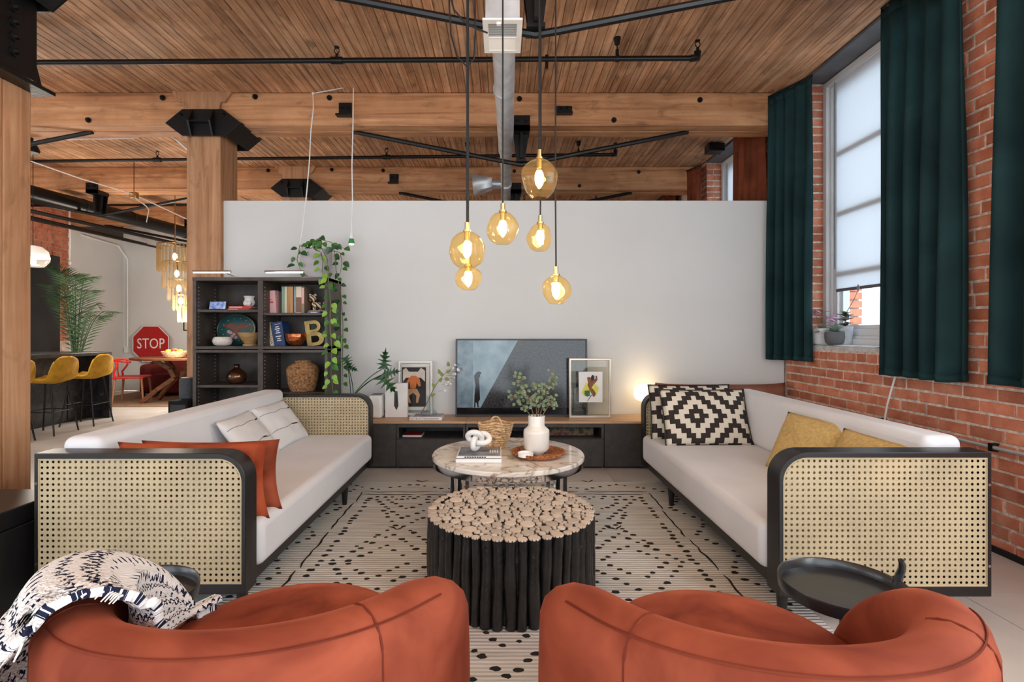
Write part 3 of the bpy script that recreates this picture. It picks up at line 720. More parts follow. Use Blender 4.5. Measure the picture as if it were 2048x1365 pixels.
# ================================================================ RUG
def rugmat():
    m, nt, b = new('ribbed_rug'); b.inputs['Roughness'].default_value = .95; b.inputs['Specular IOR Level'].default_value = .1
    ge = nd(nt, 'ShaderNodeNewGeometry')
    n = nd(nt, 'ShaderNodeTexNoise'); n.inputs['Scale'].default_value = 1; n.inputs['Detail'].default_value = 6
    mp = nd(nt, 'ShaderNodeMapping'); mp.inputs['Scale'].default_value = (2.5, 40, 1); L(nt, ge.outputs['Position'], mp.inputs[0]); L(nt, mp.outputs[0], n.inputs['Vector'])
    wv = nd(nt, 'ShaderNodeTexWave', bands_direction='Y'); wv.inputs['Scale'].default_value = 14; wv.inputs['Distortion'].default_value = .5; wv.inputs['Detail'].default_value = 2
    L(nt, ge.outputs['Position'], wv.inputs['Vector'])
    c = ramp(nt, [(.25, (192, 191, 188)), (.6, (226, 225, 222))], n.outputs[0])
    mr = nd(nt, 'ShaderNodeMapRange'); mr.inputs[3].default_value = .86; mr.inputs[4].default_value = 1.04; L(nt, wv.outputs[0], mr.inputs[0])
    hs = nd(nt, 'ShaderNodeHueSaturation'); L(nt, c, hs.inputs['Color']); L(nt, mr.outputs[0], hs.inputs['Value'])
    L(nt, hs.outputs[0], b.inputs['Base Color']); bumpit(nt, b, wv.outputs[0], .6, .006)
    return m
RX0, RX1, RY0, RY1 = -1.28, 1.32, .85, 4.17
rug = thing('area_rug', 'cream ribbed rug with black dotted diamond pattern and line border', 'rug', (.02, 2.5, 0))
rbox(RX0, RX1, RY0, RY1, .0005, .011).build('pile', rugmat(), rug, bevel=.003)
rnd = random.Random(3); dots = []; db = MB()
def dot(x, y, r, sx=1.35):
    if not (RX0+.02 < x < RX1-.02 and RY0+.03 < y < RY1-.02): return
    for (a, b, c) in dots:
        if (a-x)**2+(b-y)**2 < (c+r+.012)**2: return
    dots.append((x, y, r)); n = 9; p = rnd.uniform(0, 6)
    ring = [(x+r*sx*math.cos(2*math.pi*i/n+p)*(q := rnd.uniform(.75, 1.2)), y+r*.95*math.sin(2*math.pi*i/n+p)*q) for i in range(n)]
    db.add([(a, b, .0108) for a, b in ring]+[(x+(a-x)*.85, y+(b-y)*.85, .0135) for a, b in ring],
           [tuple(range(n, 2*n))]+[(i, (i+1) % n, (i+1) % n+n, i+n) for i in range(n)])
def stroke(p, q, wd=.012):
    p = Vector((*p, .012)); q = Vector((*q, .012)); k = max(3, int((q-p).length/.05)); side = (q-p).cross(Vector((0, 0, 1))).normalized()
    vs = []; 
    for i in range(k+1):
        c = p.lerp(q, i/k)+side*rnd.uniform(-.006, .006); h = wd/2*rnd.uniform(.6, 1.25)*(.5 if i in (0, k) else 1)
        vs += [c+side*h, c-side*h]
    db.add([(v.x, v.y, .0132) for v in vs], [(2*i, 2*i+1, 2*i+3, 2*i+2) for i in range(k)])
def seq(pts, step, r0, r1, jit=.008):
    for (ax, ay), (bx, by) in zip(pts, pts[1:]):
        l = math.hypot(bx-ax, by-ay); n = max(1, int(l/step))
        for i in range(n):
            t = (i+.5*rnd.random())/n
            dot(ax+(bx-ax)*t+rnd.uniform(-jit, jit), ay+(by-ay)*t+rnd.uniform(-jit, jit), rnd.uniform(r0, r1))
# border: dashed line, dots inside it, zigzag outside it
lx0, lx1, ly0, ly1 = -1.035, 1.075, 1.0, 3.90
for xx in (lx0, lx1):
    y = ly0
    while y < ly1: 
        e = min(ly1, y+rnd.uniform(.28, .5)); stroke((xx+rnd.uniform(-.012, .012), y), (xx+rnd.uniform(-.012, .012), e)); y = e+rnd.uniform(.02, .06)
for yy in (ly0, ly1, ly1-.06):
    x = lx0
    while x < lx1:
        e = min(lx1, x+rnd.uniform(.3, .6)); stroke((x, yy+rnd.uniform(-.006, .006)), (e, yy+rnd.uniform(-.006, .006)), .010); x = e+rnd.uniform(.02, .05)
for xx, sg in ((lx0, 1), (lx1, -1)):
    seq([(xx+sg*.085, ly0+.08), (xx+sg*.085, ly1-.1)], .056, .011, .017)
    z = []; y = RY0+.05; k = 0
    while y < RY1-.1: z.append((xx-sg*(.06 if k % 2 else .2), y)); y += .24; k += 1
    seq(z, .062, .010, .016)
seq([(lx0+.1, ly1-.11), (lx1-.1, ly1-.11)], .065, .010, .014)
z = []; x = RX0+.08; k = 0
while x < RX1-.05: z.append((x, ly1+(.07 if k % 2 else .20))); x += .26; k += 1
seq(z, .062, .009, .014)
# nested diamonds
for (cx, cy) in ((-.64, 2.72), (.68, 2.72), (-.64, 1.62), (.68, 1.62), (.02, 2.17), (.02, 3.27), (-.64, 3.72), (.68, 3.72), (.02, 1.12)):
    for (hw, hh, r0, r1) in ((.17, .20, .009, .015), (.29, .37, .009, .017), (.41, .54, .009, .018)):
        P = [(cx-hw, cy), (cx, cy+hh), (cx+hw, cy), (cx, cy-hh), (cx-hw, cy)]
        P = [(min(max(a, lx0+.14), lx1-.14), min(max(b, ly0+.1), ly1-.15)) for a, b in P]
        seq(P, .060, r0, r1, .005)
    stroke((cx-.05, cy+.49), (cx+.0, cy+.44), .016); stroke((cx+.0, cy+.44), (cx+.05, cy+.5), .014)
db.build('tufted_pattern', mat('black_wool', (30, 28, 28), .95, var=.1), rug, smooth=False, kind='stuff')

# ================================================================ SOFAS
def sofa(Xo, sg, W, Y0, Y1, ztop, lab):
    """Xo: back face, sg: +1 when the seat faces +X, W: depth"""
    X = lambda a: Xo+sg*a
    t = thing('cane_sofa', lab, 'sofa', (X(W/2), (Y0+Y1)/2, 0), 'pair of cane sided sofas')
    T = .10; z0 = .125; r = .115; wl, wt, wb, ww = .018, .024, .045, .018
    def contour(i, front=True):
        a0 = wl if i else 0; a1 = W-(wl if i else 0); b0 = z0+(wb if i else 0); b1 = ztop-(wt if i else 0); rr = r-(.02 if i else 0)
        pts = [(a0, b0), (a1, b0)]
        for k in range(9):
            an = math.pi/2*k/8; pts.append((a1-rr+rr*math.cos(an), b1-rr+rr*math.sin(an)))
        pts.append((a0, b1)); return pts
    cell = .0226; mesh = None
    for ya, near in ((Y0, True), (Y1-T, False)):
        af = MB(); o = [(X(a), z) for a, z in contour(0)]; i = [(X(a), z) for a, z in contour(1)]
        af.ring(o, i, 'xz', ya, ya+T); fr = af.build('arm_frame', BLACKWOOD, t, bevel=.003)
        mb = MB()
        if near:
            for zz in (.25, .58): mb.cyl((X(.009), ya-.001, zz), (X(.009), ya+.004, zz), .006, .006, 8)
            mb.build('screw', CHROME, fr)
        for yy, m in ((ya+.004, CANE), (ya+T-.004, CANE2 if near else CANE)):
            cm = MB(); inner = contour(1); na = int((W-2*wl)/cell); nz = int((ztop-wt-z0-wb)/cell)
            ca = (W-2*wl)/na; cz = (ztop-wt-z0-wb)/nz; cor = (W-wl-(r-.02), ztop-wt-(r-.02))
            for p in range(na):
                for q in range(nz):
                    a = wl+ca*(p+.5); z = z0+wb+cz*(q+.5)
                    if a > cor[0] and z > cor[1] and math.hypot(a-cor[0], z-cor[1]) > r-.02+.006: continue
                    vs = []; 
                    for k in range(8):
                        an = math.pi/4*k; cx_, sx_ = math.cos(an), math.sin(an); s = 1/max(abs(cx_), abs(sx_))
                        vs.append((X(a+cx_*s*ca/2), yy, z+sx_*s*cz/2))
                    for k in range(8):
                        an = math.pi/4*k; vs.append((X(a+math.cos(an)*ca*.245), yy, z+math.sin(an)*cz*.245))
                    cm.add(vs, [(k, (k+1) % 8, (k+1) % 8+8, k+8) for k in range(8)])
            cm.build('cane_panel', m, t, smooth=False)
            ins = [(X(a), yy, z) for a, z in contour(1)]
            MB().tube(ins, .005, 6, closed=True).build('cane_spline', CANE, t)
    rbox(*sorted((X(.03), X(W-.02))), Y0+T, Y1-T, z0, z0+.06).build('base_rail', BLACKWOOD, t, bevel=.003)
    rbox(*sorted((X(0), X(.028))), Y0+T, Y1-T, z0, ztop-.05).build('back_panel', BLACKWOOD, t, bevel=.003)
    for a, y in ((W-.035, Y0+.045), (W-.035, Y0+1.47), (.16, Y0+.6), (.16, Y1-.3)):
        MB().lathe([(.015, .0115 if a > .5 else .0), (.024, z0)], (X(a), y, 0), 16).build('leg', BLACKWOOD, t)
    def cushion(nm, a0, a1, za, zb, nz):
        mb = MB(); ny = 40; r_ = .03
        x0, x1 = sorted((X(a0), X(a1)))
        mb.box(x0, x1, Y0+T+.005, Y1-T-.005, za, zb)
        return mb.build(nm, SOFAW, t, bevel=.04, seg=5)
    cushion('seat_cushion', .03, W+.02, z0+.06, .39, 0)
    cushion('back_cushion', .015, .185, .385, ztop+.045, 0)
    return t
sofa(-1.919, 1, .866, 2.15, 4.28, .703, 'white sofa with cane arms under the bookshelf, orange cushions on it')
sofa(1.985, -1, .862, 2.13, 4.26, .712, 'white sofa with cane arms along the brick wall, yellow cushions on it')
# ================================================================ CUSHIONS
def pillow(name, w, h, th, M, m, lab, grp=None, seed=0, pinch=.07, wr=.004, pipe=None, extra=None):
    """M places a pillow lying in its own xz plane, bottom edge at z=0"""
    t = thing(name, lab, 'cushion', M.translation, grp)
    def side(sgn):
        def fn(u, v):
            a = 2*u-1; b = 2*v-1
            x = w/2*a*(1-pinch*(1-b*b)); z = h/2*b*(1-pinch*(1-a*a))+h/2
            f = max(0, (1-abs(a)**2.6))**.6*max(0, (1-abs(b)**2.6))**.6
            n = noise.noise(Vector((a*2.2+seed, b*2.2, sgn)))*wr*3+noise.noise(Vector((a*6+seed, b*6, sgn)))*wr
            return Vector((x, sgn*(th/2*f+(n*f)), z))
        return fn
    mb = MB()
    for s in (1, -1):
        f = side(s); mb.grid(lambda u, v: f(u, v), 25, 21)
    o = mb.build('cover', m, None, angle=180, weld=True)
    # keep local coordinates for the weave, then move into place
    off = WORLD[o]; o.data.transform(Matrix.Translation(off)); o.parent = t; o.location = (0, 0, 0)
    R = M.to_3x3().to_4x4(); o.matrix_basis = R; WORLD[o] = Vector(M.translation)
    if pipe:
        f = side(1); pts = [f(i/16, 0) for i in range(16)]+[f(1, i/14) for i in range(14)]+[f(1-i/16, 1) for i in range(16)]+[f(0, 1-i/14) for i in range(14)]
        q = MB().tube(pts, .005, 6, closed=True).build('piping', pipe, None); off = WORLD[q]; q.data.transform(Matrix.Translation(off)); q.parent = t; q.matrix_basis = R
    if extra: extra(t, side(-1), R)
    return t
def frame_of(base_mid, along, top_dir):
    """x axis along the bottom edge, z axis up the pillow, -y the face that is seen"""
    x = Vector(along).normalized(); z = Vector(top_dir); z = (z-x*z.dot(x)).normalized(); y = z.cross(x)
    return Matrix((( x.x, y.x, z.x, base_mid[0]), (x.y, y.y, z.y, base_mid[1]), (x.z, y.z, z.z, base_mid[2]), (0, 0, 0, 1)))
RUSTV = velvet('rust_velvet', (140, 58, 32), (184, 88, 56), 5, .4)
RUSTV2 = velvet('dusty_rust_velvet', (128, 58, 36), (170, 88, 62), 5, .4)
G = 'rust velvet cushions at the near arm'
pillow('cushion', .66, .345, .13, frame_of((-1.36, 2.325, .375), (1, 0, 0), (0, -.06, 1)), RUSTV, 'bright rust velvet cushion pressed against the inside of the cane arm', G, 1, .08, .016)
pillow('cushion', .62, .335, .12, frame_of((-1.335, 2.435, .375), (1, 0.04, 0), (0, -.1, 1)), RUSTV2, 'dusky rust velvet cushion tucked behind the brighter one', G, 2, .08, .016)
LINEN = mat('white_linen', (230, 231, 232), .9, var=.03, scale=4, bump=.2, bscale=200)
def stripes(t, f, R):
    for vv, k in ((.36, .62), (.76, .86)):
        mb = MB(); pts = [f(.02+.96*i/24, vv+.012*math.sin(i*.6)) for i in range(25)]
        for i in range(24):
            fat = .010 if abs(i/24-k) < .08 else .0028
            a, b = pts[i], pts[i+1]; off = Vector((0, -.0015, 0)); up = Vector((0, 0, fat/2))
            mb.add([a+off-up, b+off-up, b+off+up, a+off+up], [(0, 1, 2, 3)])
        q = mb.build('stripe', INK, None, smooth=False); q.data.transform(Matrix.Translation(WORLD[q])); q.parent = t; q.matrix_basis = R
G = 'white striped cushions on the back rest'
pillow('cushion', .50, .36, .11, frame_of((-1.52, 3.86, .383), (0.05, 1, 0), (-.60, 0, .80)), LINEN, 'white cushion with thin black lines next to the far cane arm', G, 3, .05, .003, None, stripes)
pillow('cushion', .50, .36, .11, frame_of((-1.50, 3.36, .383), (-.08, 1, 0), (-.60, 0, .78)), LINEN, 'white cushion with thin black lines lying lower behind the rust cushions', G, 4, .05, .003, None, stripes)
def diamondmat():
    m, nt, b = new('stepped_diamond_weave'); b.inputs['Roughness'].default_value = .9
    tc = nd(nt, 'ShaderNodeTexCoord'); sp = nd(nt, 'ShaderNodeSeparateXYZ'); L(nt, tc.outputs['Object'], sp.inputs[0])
    def mth(op, a, bv=None, c=None):
        n = nd(nt, 'ShaderNodeMath', operation=op)
        for i, q in enumerate((a, bv, c)):
            if q is None: continue
            if isinstance(q, (int, float)): n.inputs[i].default_value = q
            else: L(nt, q, n.inputs[i])
        return n.outputs[0]
    cell = .034
    px = mth('PINGPONG', mth('ADD', sp.outputs[0], .09), .272); pz = mth('PINGPONG', mth('ADD', sp.outputs[2], -.205), .272)
    s = mth('ADD', mth('FLOOR', mth('ADD', mth('DIVIDE', px, cell), .5)), mth('FLOOR', mth('ADD', mth('DIVIDE', pz, cell), .5)))
    dark = mth('LESS_THAN', mth('MODULO', mth('ADD', s, 3.0), 4.0), 1.5)
    mx = nd(nt, 'ShaderNodeMix', data_type='RGBA'); L(nt, dark, mx.inputs[0]); mx.inputs[6].default_value = hx((222, 214, 198)); mx.inputs[7].default_value = hx((48, 40, 36))
    L(nt, mx.outputs[2], b.inputs['Base Color'])
    n2 = nd(nt, 'ShaderNodeTexNoise'); n2.inputs['Scale'].default_value = 260; L(nt, tc.outputs['Object'], n2.inputs['Vector']); bumpit(nt, b, n2.outputs[0], .2, .003)
    return m
DIAM = diamondmat()
G = 'black and cream diamond cushions'
pillow('cushion', .64, .42, .14, frame_of((1.485, 3.76, .383), (1, 0.03, 0), (0.0, .36, .93)), DIAM, 'black and cream stepped diamond cushion standing in front of its twin', G, 5, .04, .003, BLACKWOOD)
pillow('cushion', .64, .42, .14, frame_of((1.45, 3.99, .383), (1, 0.02, 0), (0.0, .22, .95)), DIAM, 'black and cream stepped diamond cushion behind, against the far cane arm', G, 6, .04, .003, BLACKWOOD)
YEL = mat('mustard_weave', (208, 176, 112), .9, var=.08, scale=60, bump=.5, bscale=160)
G = 'mustard cushions on the sofa'
pillow('cushion', .46, .37, .13, frame_of((1.64, 2.96, .383), (.22, -1, 0), (.44, 0, .86)), YEL, 'mustard woven cushion fully visible against the white back rest', G, 7, .05, .003)
pillow('cushion', .46, .35, .13, frame_of((1.66, 2.50, .383), (.1, -1, 0), (.40, 0, .86)), YEL, 'mustard woven cushion mostly hidden behind the black arm', G, 8, .05, .003)
# ================================================================ STUMP TABLE
SC_, SR, SH = Vector((.04, 2.465, 0)), .39, .374
t = thing('branch_table', 'drum table of black branches topped with pale wood slices', 'side table', (SC_.x, SC_.y, .0115))
BARK = mat('black_bark', (30, 29, 29), .3, var=.3, scale=14, bump=.5, bscale=40)
SLICE = wood('wood_slice', (164, 142, 122), (202, 184, 166), (222, 208, 194), 'z', across=14, along=14, stain=.1, rnd=.22, rough=.5)
MB().lathe([(SR-.035, .02), (SR-.035, SH-.012)], (SC_.x, SC_.y, 0), 40).build('core', BARK, t)
rnd = random.Random(11); an = 0; k = 0
slm = meshdata(MB().lathe([(1, -1.2), (1.0, -.16), (.95, -.03), (.8, .02), (0.0001, .04)], (0, 0, 0), 12), 'wood_slice', SLICE, angle=50)
while an < 2*math.pi-.05:
    r = rnd.uniform(.017, .0285); st = 2*math.asin(min(1, r/(SR-r)))*1.02
    if an+st > 2*math.pi+.02: r *= .7
    a = an+st/2; an += st; rc = SR-r
    bx, by = SC_.x+rc*math.cos(a), SC_.y+rc*math.sin(a)
    pts = []; rs = []; ph = rnd.uniform(0, 6)
    for i in range(9):
        f = i/8; pts.append((bx+.003*math.sin(4*f+ph)*math.cos(a)+.003*math.sin(5*f+ph*2)*math.sin(a), by+.003*math.sin(4*f+ph)*math.sin(a), .0125+(SH-.014)*f)); rs.append(r*(1+.05*math.sin(7*f+ph)-.05*f+rnd.uniform(-.05, .05)))
    MB().tube(pts, rs, 9).build('branch', BARK, t, angle=60)
    inst(slm, 'wood_slice', t, Matrix.Translation((pts[-1][0], pts[-1][1], SH+.0005)) @ Matrix.Diagonal((rs[-1]*1.0, rs[-1]*1.0, .006, 1))); k += 1
disc = []; lim = SR-.05
for rr, tries in ((.031, 60), (.025, 160), (.019, 500), (.0145, 1500), (.010, 4000), (.0068, 5000)):
    for _ in range(tries):
        r = rr*rnd.uniform(.88, 1.12); q = (lim-r+.006)*math.sqrt(rnd.random()); a = rnd.uniform(0, 6.2832); x, y = q*math.cos(a), q*math.sin(a)
        if all((x-c[0])**2+(y-c[1])**2 > (r+c[2]+.0008)**2 for c in disc): disc.append((x, y, r))
disc.sort(key=lambda c: -c[2]); ex = MB()
for i, (x, y, r) in enumerate(disc):
    z = SH+rnd.uniform(-.0015, .001); M = Matrix.Translation((SC_.x+x, SC_.y+y, z)) @ Matrix.Rotation(rnd.uniform(0, 6), 4, 'Z') @ Matrix.Diagonal((r, r*rnd.uniform(.86, 1), .007, 1))
    if i+k < 296: inst(slm, 'wood_slice', t, M)
    else:
        ex.m = M; ex.lathe([(1, -1.2), (1, 0), (.6, .09), (.0001, .1)], (0, 0, 0), 8); ex.m = None
ex.build('small_wood_slices', SLICE, t, kind='stuff')
# ================================================================ MARBLE TABLE
def marble():
    m, nt, b = new('marble'); b.inputs['Roughness'].default_value = .12
    tc = nd(nt, 'ShaderNodeTexCoord'); n = nd(nt, 'ShaderNodeTexNoise'); n.inputs['Scale'].default_value = 3.2; n.inputs['Detail'].default_value = 8; n.inputs['Distortion'].default_value = 1.8; L(nt, tc.outputs['Object'], n.inputs['Vector'])
    a = nd(nt, 'ShaderNodeMath', operation='SUBTRACT'); a.inputs[1].default_value = .5; L(nt, n.outputs[0], a.inputs[0])
    a2 = nd(nt, 'ShaderNodeMath', operation='ABSOLUTE'); L(nt, a.outputs[0], a2.inputs[0])
    L(nt, ramp(nt, [(0, (150, 132, 116)), (.022, (206, 196, 184)), (.07, (226, 220, 212)), (.2, (232, 227, 220))], a2.outputs[0]), b.inputs['Base Color'])
    return m
TC = Vector((.035, 3.25, 0)); TZ = .455
t = thing('coffee_table', 'round marble coffee table with paired chrome legs', 'coffee table', (TC.x, TC.y, .0115))
MB().lathe([(.40, TZ-.028), (.462, TZ-.028), (.467, TZ-.022), (.467, TZ-.006), (.462, TZ), (.0001, TZ)], (TC.x, TC.y, 0), 72).build('tabletop', marble(), t, angle=30)
r0, r1 = .462, .43
MB().ring([(TC.x+r0*math.cos(a*math.pi/32), TC.y+r0*math.sin(a*math.pi/32)) for a in range(64)], [(TC.x+r1*math.cos(a*math.pi/32), TC.y+r1*math.sin(a*math.pi/32)) for a in range(64)], 'xy', TZ-.062, TZ-.029).build('chrome_rim', CHROME, t)
for q in range(4):
    a = math.radians(45+90*q)
    for d_ in (-.075, .075):
        x, y = TC.x+.42*math.cos(a+d_), TC.y+.42*math.sin(a+d_)
        MB().box(x-.013, x+.013, y-.013, y+.013, .012, TZ-.05).build('leg', CHROME, t, bevel=.002)
MB().ring([(TC.x+.44*math.cos(a*math.pi/32), TC.y+.44*math.sin(a*math.pi/32)) for a in range(64)], [(TC.x+.40*math.cos(a*math.pi/32), TC.y+.40*math.sin(a*math.pi/32)) for a in range(64)], 'xy', .012, .03).build('foot_ring', CHROME, t)
# ---- things on the marble table
def book(x0, x1, y0, y1, z, h, cover, pages=PAPER, lab='', grp=None, rz=0, spine='y0', name='book'):
    c = Vector(((x0+x1)/2, (y0+y1)/2, z)); t = thing(name, lab, 'book', c, grp)
    w_, d_ = x1-x0, y1-y0; th = .0025
    mb = MB().box(c.x-w_/2, c.x+w_/2, c.y-d_/2, c.y+d_/2, z, z+th).box(c.x-w_/2, c.x+w_/2, c.y-d_/2, c.y+d_/2, z+h-th, z+h).box(c.x-w_/2, c.x+w_/2, c.y-d_/2, c.y-d_/2+.003, z, z+h)
    mb.build('cover', cover, t, bevel=.001)
    rbox(c.x-w_/2+.004, c.x+w_/2-.004, c.y-d_/2+.003, c.y+d_/2-.004, z+th, z+h-th).build('page_block', pages, t, smooth=False)
    t.rotation_euler = (0, 0, rz)
    return t
p0 = at(912, 929, 3.01); p1 = at(1003, 929, 3.01)
BLUEGREY = mat('book_grey_print', (96, 98, 104), .4, var=.5, scale=11); WHITEC = mat('white_book_cover', (232, 230, 228), .4, var=.02)
bA = book(p0.x, p1.x, 2.99, 3.22, TZ+.0005, .024, WHITEC, lab='thick white book at the bottom under the knot sculpture', grp='books under the knot')
bB = book(p0.x+.004, p1.x-.002, 2.992, 3.225, TZ+.0255, .014, mat('white_spine_cover', (222, 220, 220), .35, var=.04), lab='thin book with grey photo cover lying on the thick white one', grp='books under the knot')
rbox(p0.x+.012, p1.x-.008, 2.998, 3.22, TZ+.0397, TZ+.0402).build('cover_print', BLUEGREY, bB, smooth=False)
mb = MB()
for i in range(9): mb.box(p0.x+.05+i*.014, p0.x+.06+i*.014, 2.9905, 2.9915, TZ+.029, TZ+.036)
mb.build('spine_lettering', INK, bB, smooth=False)
mb = MB()
for i in range(4): mb.box(p1.x-.07+i*.014, p1.x-.062+i*.014, 3.07, 3.14, TZ+.0403, TZ+.0407)
mb.build('cover_lettering', WHITEC, bB, smooth=False)
c = Vector((-.145, 3.10, TZ+.0415))
def knot(tt):
    a = 2*math.pi*tt
    x = (math.sin(a)+2*math.sin(2*a)); y = (math.cos(a)-2*math.cos(2*a)); z = -math.sin(3*a)
    v = Vector((x, z*1.0, y))
    v = Matrix.Rotation(math.radians(25), 3, 'Z') @ Matrix.Rotation(math.radians(18), 3, 'Y') @ v
    return Vector((v.x*.0235, v.y*.022, v.z*.0185))
pts = [knot(i/90) for i in range(90)]; zmin = min(p.z for p in pts)
t = tag(MB().tube([c+p+Vector((0, 0, -zmin+.0165)) for p in pts], .0165, 14, closed=True).build('knot_sculpture', MATTEW), 'white knotted rope shaped sculpture standing on the stacked books', 'sculpture')
t = thing('wicker_tray', 'round brown wicker tray on the marble table holding the vase', 'tray', (.215, 3.17, TZ))
WICK = mat('brown_wicker', (150, 92, 54), .65, var=.35, scale=60, bump=.8, bscale=120)
def wob(p):
    a = math.atan2(p.y, p.x); k = 1+.018*math.sin(a*48)*(1 if p.z > .004 else 0); return Vector((p.x*k, p.y*k, p.z+.002*math.sin(a*48)))
MB().lathe([(.12, .003), (.145, .004), (.158, .016), (.163, .028), (.157, .032), (.150, .026), (.142, .012), (.0001, .009)], (.215, 3.17, TZ), 144, wob).build('woven_rim', WICK, t, angle=60)
for i in range(9):
    r = .015+i*.0145
    MB().tube([(.215+r*math.cos(a*math.pi/16), 3.17+r*math.sin(a*math.pi/16), TZ+.0105) for a in range(32)], .0055, 5, closed=True).build('coil', WICK, t)
vz = TZ+.016; vc = (.205, 3.17, vz)
t = thing('vase', 'cream ceramic bottle vase with stepped shoulder on the wicker tray', 'vase', vc)
MB().lathe([(.045, 0), (.047, .004), (.066, .014), (.077, .034), (.0785, .125), (.076, .142), (.052, .162), (.0495, .170), (.0505, .222), (.049, .226), (.045, .222), (.045, .16), (.0001, .15)], vc, 40).build('body', CERAMIC, t, angle=50)
t = thing('candle_dish', 'small round white dish on the tray in front of the vase', 'dish', (.135, 3.06, TZ+.032))
MB().lathe([(.040, 0), (.045, .003), (.0455, .024), (.042, .026), (.040, .022), (.039, .012), (.0001, .011)], (.135, 3.075, TZ+.016), 32).build('body', MATTEW, t)
# eucalyptus like sprays
def spray(base, tips, lab):
    t = thing('eucalyptus_spray', lab, 'plant', base)
    pod = meshdata(MB().lathe([(.25, -.5), (.75, -.28), (1, .1), (.8, .3), (.62, .12), (.0001, .02)], (0, 0, 0), 10), 'seed_head', LEAFS)
    rnd = random.Random(5)
    for (tip, n) in tips:
        b = Vector(base); tp = Vector(tip); mid = b.lerp(tp, .5)+Vector((rnd.uniform(-.02, .02), rnd.uniform(-.02, .02), .03))
        cur = [b*(1-s)**2+mid*(2*s*(1-s))+tp*s*s for s in [i/12 for i in range(13)]]
        st = MB().tube(cur, [.0035-.002*i/12 for i in range(13)], 6)
        heads = []
        for k in range(n):
            s = rnd.uniform(.45, 1.0); i = min(11, int(s*12)); p = cur[i].lerp(cur[i+1], s*12-i)
            q = p+Vector((rnd.uniform(-1, 1), rnd.uniform(-.7, .7), rnd.uniform(-.6, .9))).normalized()*rnd.uniform(.015, .05)
            if any((q-h).length < .016 for h in heads): continue
            heads.append(q); st.tube([p, q], .0012, 4)
        so = st.build('stem', TWIG, t)
        for q in heads:
            d_ = (q-b); d_.normalize(); rot = Vector((rnd.uniform(-.6, .6), -.8, .5)).to_track_quat('Z', 'Y').to_matrix().to_4x4()
            r = rnd.uniform(.009, .0125); inst(pod, 'seed_head', so, Matrix.Translation(q) @ rot @ Matrix.Diagonal((r, r, r, 1)))
    return t
spray((vc[0], vc[1], vz+.17), [(at(1036, 752, 3.13), 28), (at(1068, 764, 3.2), 20), (at(1090, 770, 3.12), 26), (at(1112, 742, 3.2), 30), (at(1022, 790, 3.16), 20), (at(1056, 790, 3.05), 20), (at(1108, 795, 3.1), 22)], 'grey green dried spray of round seed heads in the cream vase')
# woven basket with loop handles
STRAW = mat('straw', (214, 174, 132), .75, var=.22, scale=40, bump=.9, bscale=90)
bc = Vector((-.045, 3.42, TZ))
t = thing('straw_basket', 'small straw basket with loop handles behind the knot sculpture', 'basket', bc)
rnd = random.Random(2)
mb = MB()
def bshape(a, f):
    w = .055+.055*f**.7; dd = .04+.03*f; top = .13+.028*math.sin(a)**4+.022*abs(math.cos(a))**3
    return Vector((bc.x+w*math.cos(a)*(1.0), bc.y+dd*math.sin(a), bc.z+.004+f*top))
for k in range(11):
    f = k/10; n = 26
    pts = []
    for i in range(n*2):
        a = math.pi*i/n; p = bshape(a, f); p += Vector((math.cos(a), math.sin(a), 0))*(.004*(1 if (i+k) % 2 else -1)); pts.append(p)
    mb.tube(pts, .0078, 6, closed=True)
mb.build('woven_body', STRAW, t, angle=70)
for yy in (-.058, .058):
    mb = MB(); mb.tube([(bc.x+(.038)*math.cos(math.pi*i/10), bc.y+yy*.9, bc.z+.125+.062*math.sin(math.pi*i/10)) for i in range(11)] if yy > 0 else [(bc.x+.01+.036*math.cos(2*math.pi*i/16), bc.y-.073-.01, bc.z+.10+.026*math.sin(2*math.pi*i/16)) for i in range(17)], .0065, 7)
    mb.build('handle', STRAW, t)
rbox(bc.x-.05, bc.x+.05, bc.y-.03, bc.y+.03, bc.z+.0, bc.z+.01).build('base', STRAW, t, bevel=.003)
# ================================================================ ROUND TRAY TABLES
BLK = mat('black_lacquer', (32, 34, 38), .34, 0, var=.05, spec=.6, coat=.25)
def tray_table(c, sg, lab):
    z = .40; R = .185
    t = thing('tray_table', lab, 'side table', (c[0], c[1], 0), 'round black tray tables')
    MB().lathe([(R*.93, z-.022), (R*.985, z-.02), (R, z+.012), (R*.99, z+.018), (R*.965, z+.014), (R*.945, z-.012), (.0001, z-.014)], (c[0], c[1], 0), 56).build('tray', BLK, t, angle=45)
    hx_ = c[0]+sg*R*.985
    MB().tube([(hx_, c[1]+.02, z+.0), (hx_+sg*.006, c[1]+.018, z+.03), (hx_+sg*.008, c[1]+.01, z+.052), (hx_+sg*.002, c[1], z+.072), (hx_-sg*.008, c[1]-.006, z+.088)], [.013, .012, .011, .010, .008], 8).build('handle', BLK, t)
    MB().cyl((c[0], c[1], .012), (c[0], c[1], z-.02), .012, .012, 12).build('stem', BLK, t)
    MB().lathe([(.13, .0125), (.13, .02), (.02, .028), (.0001, .03)], (c[0], c[1], 0), 36).build('base', BLK, t)
tray_table((1.068, 1.644), 1, 'round black tray table before the sofa by the brick wall')
tray_table((-1.124, 1.583), -1, 'round black tray table partly covered by the woven blanket')
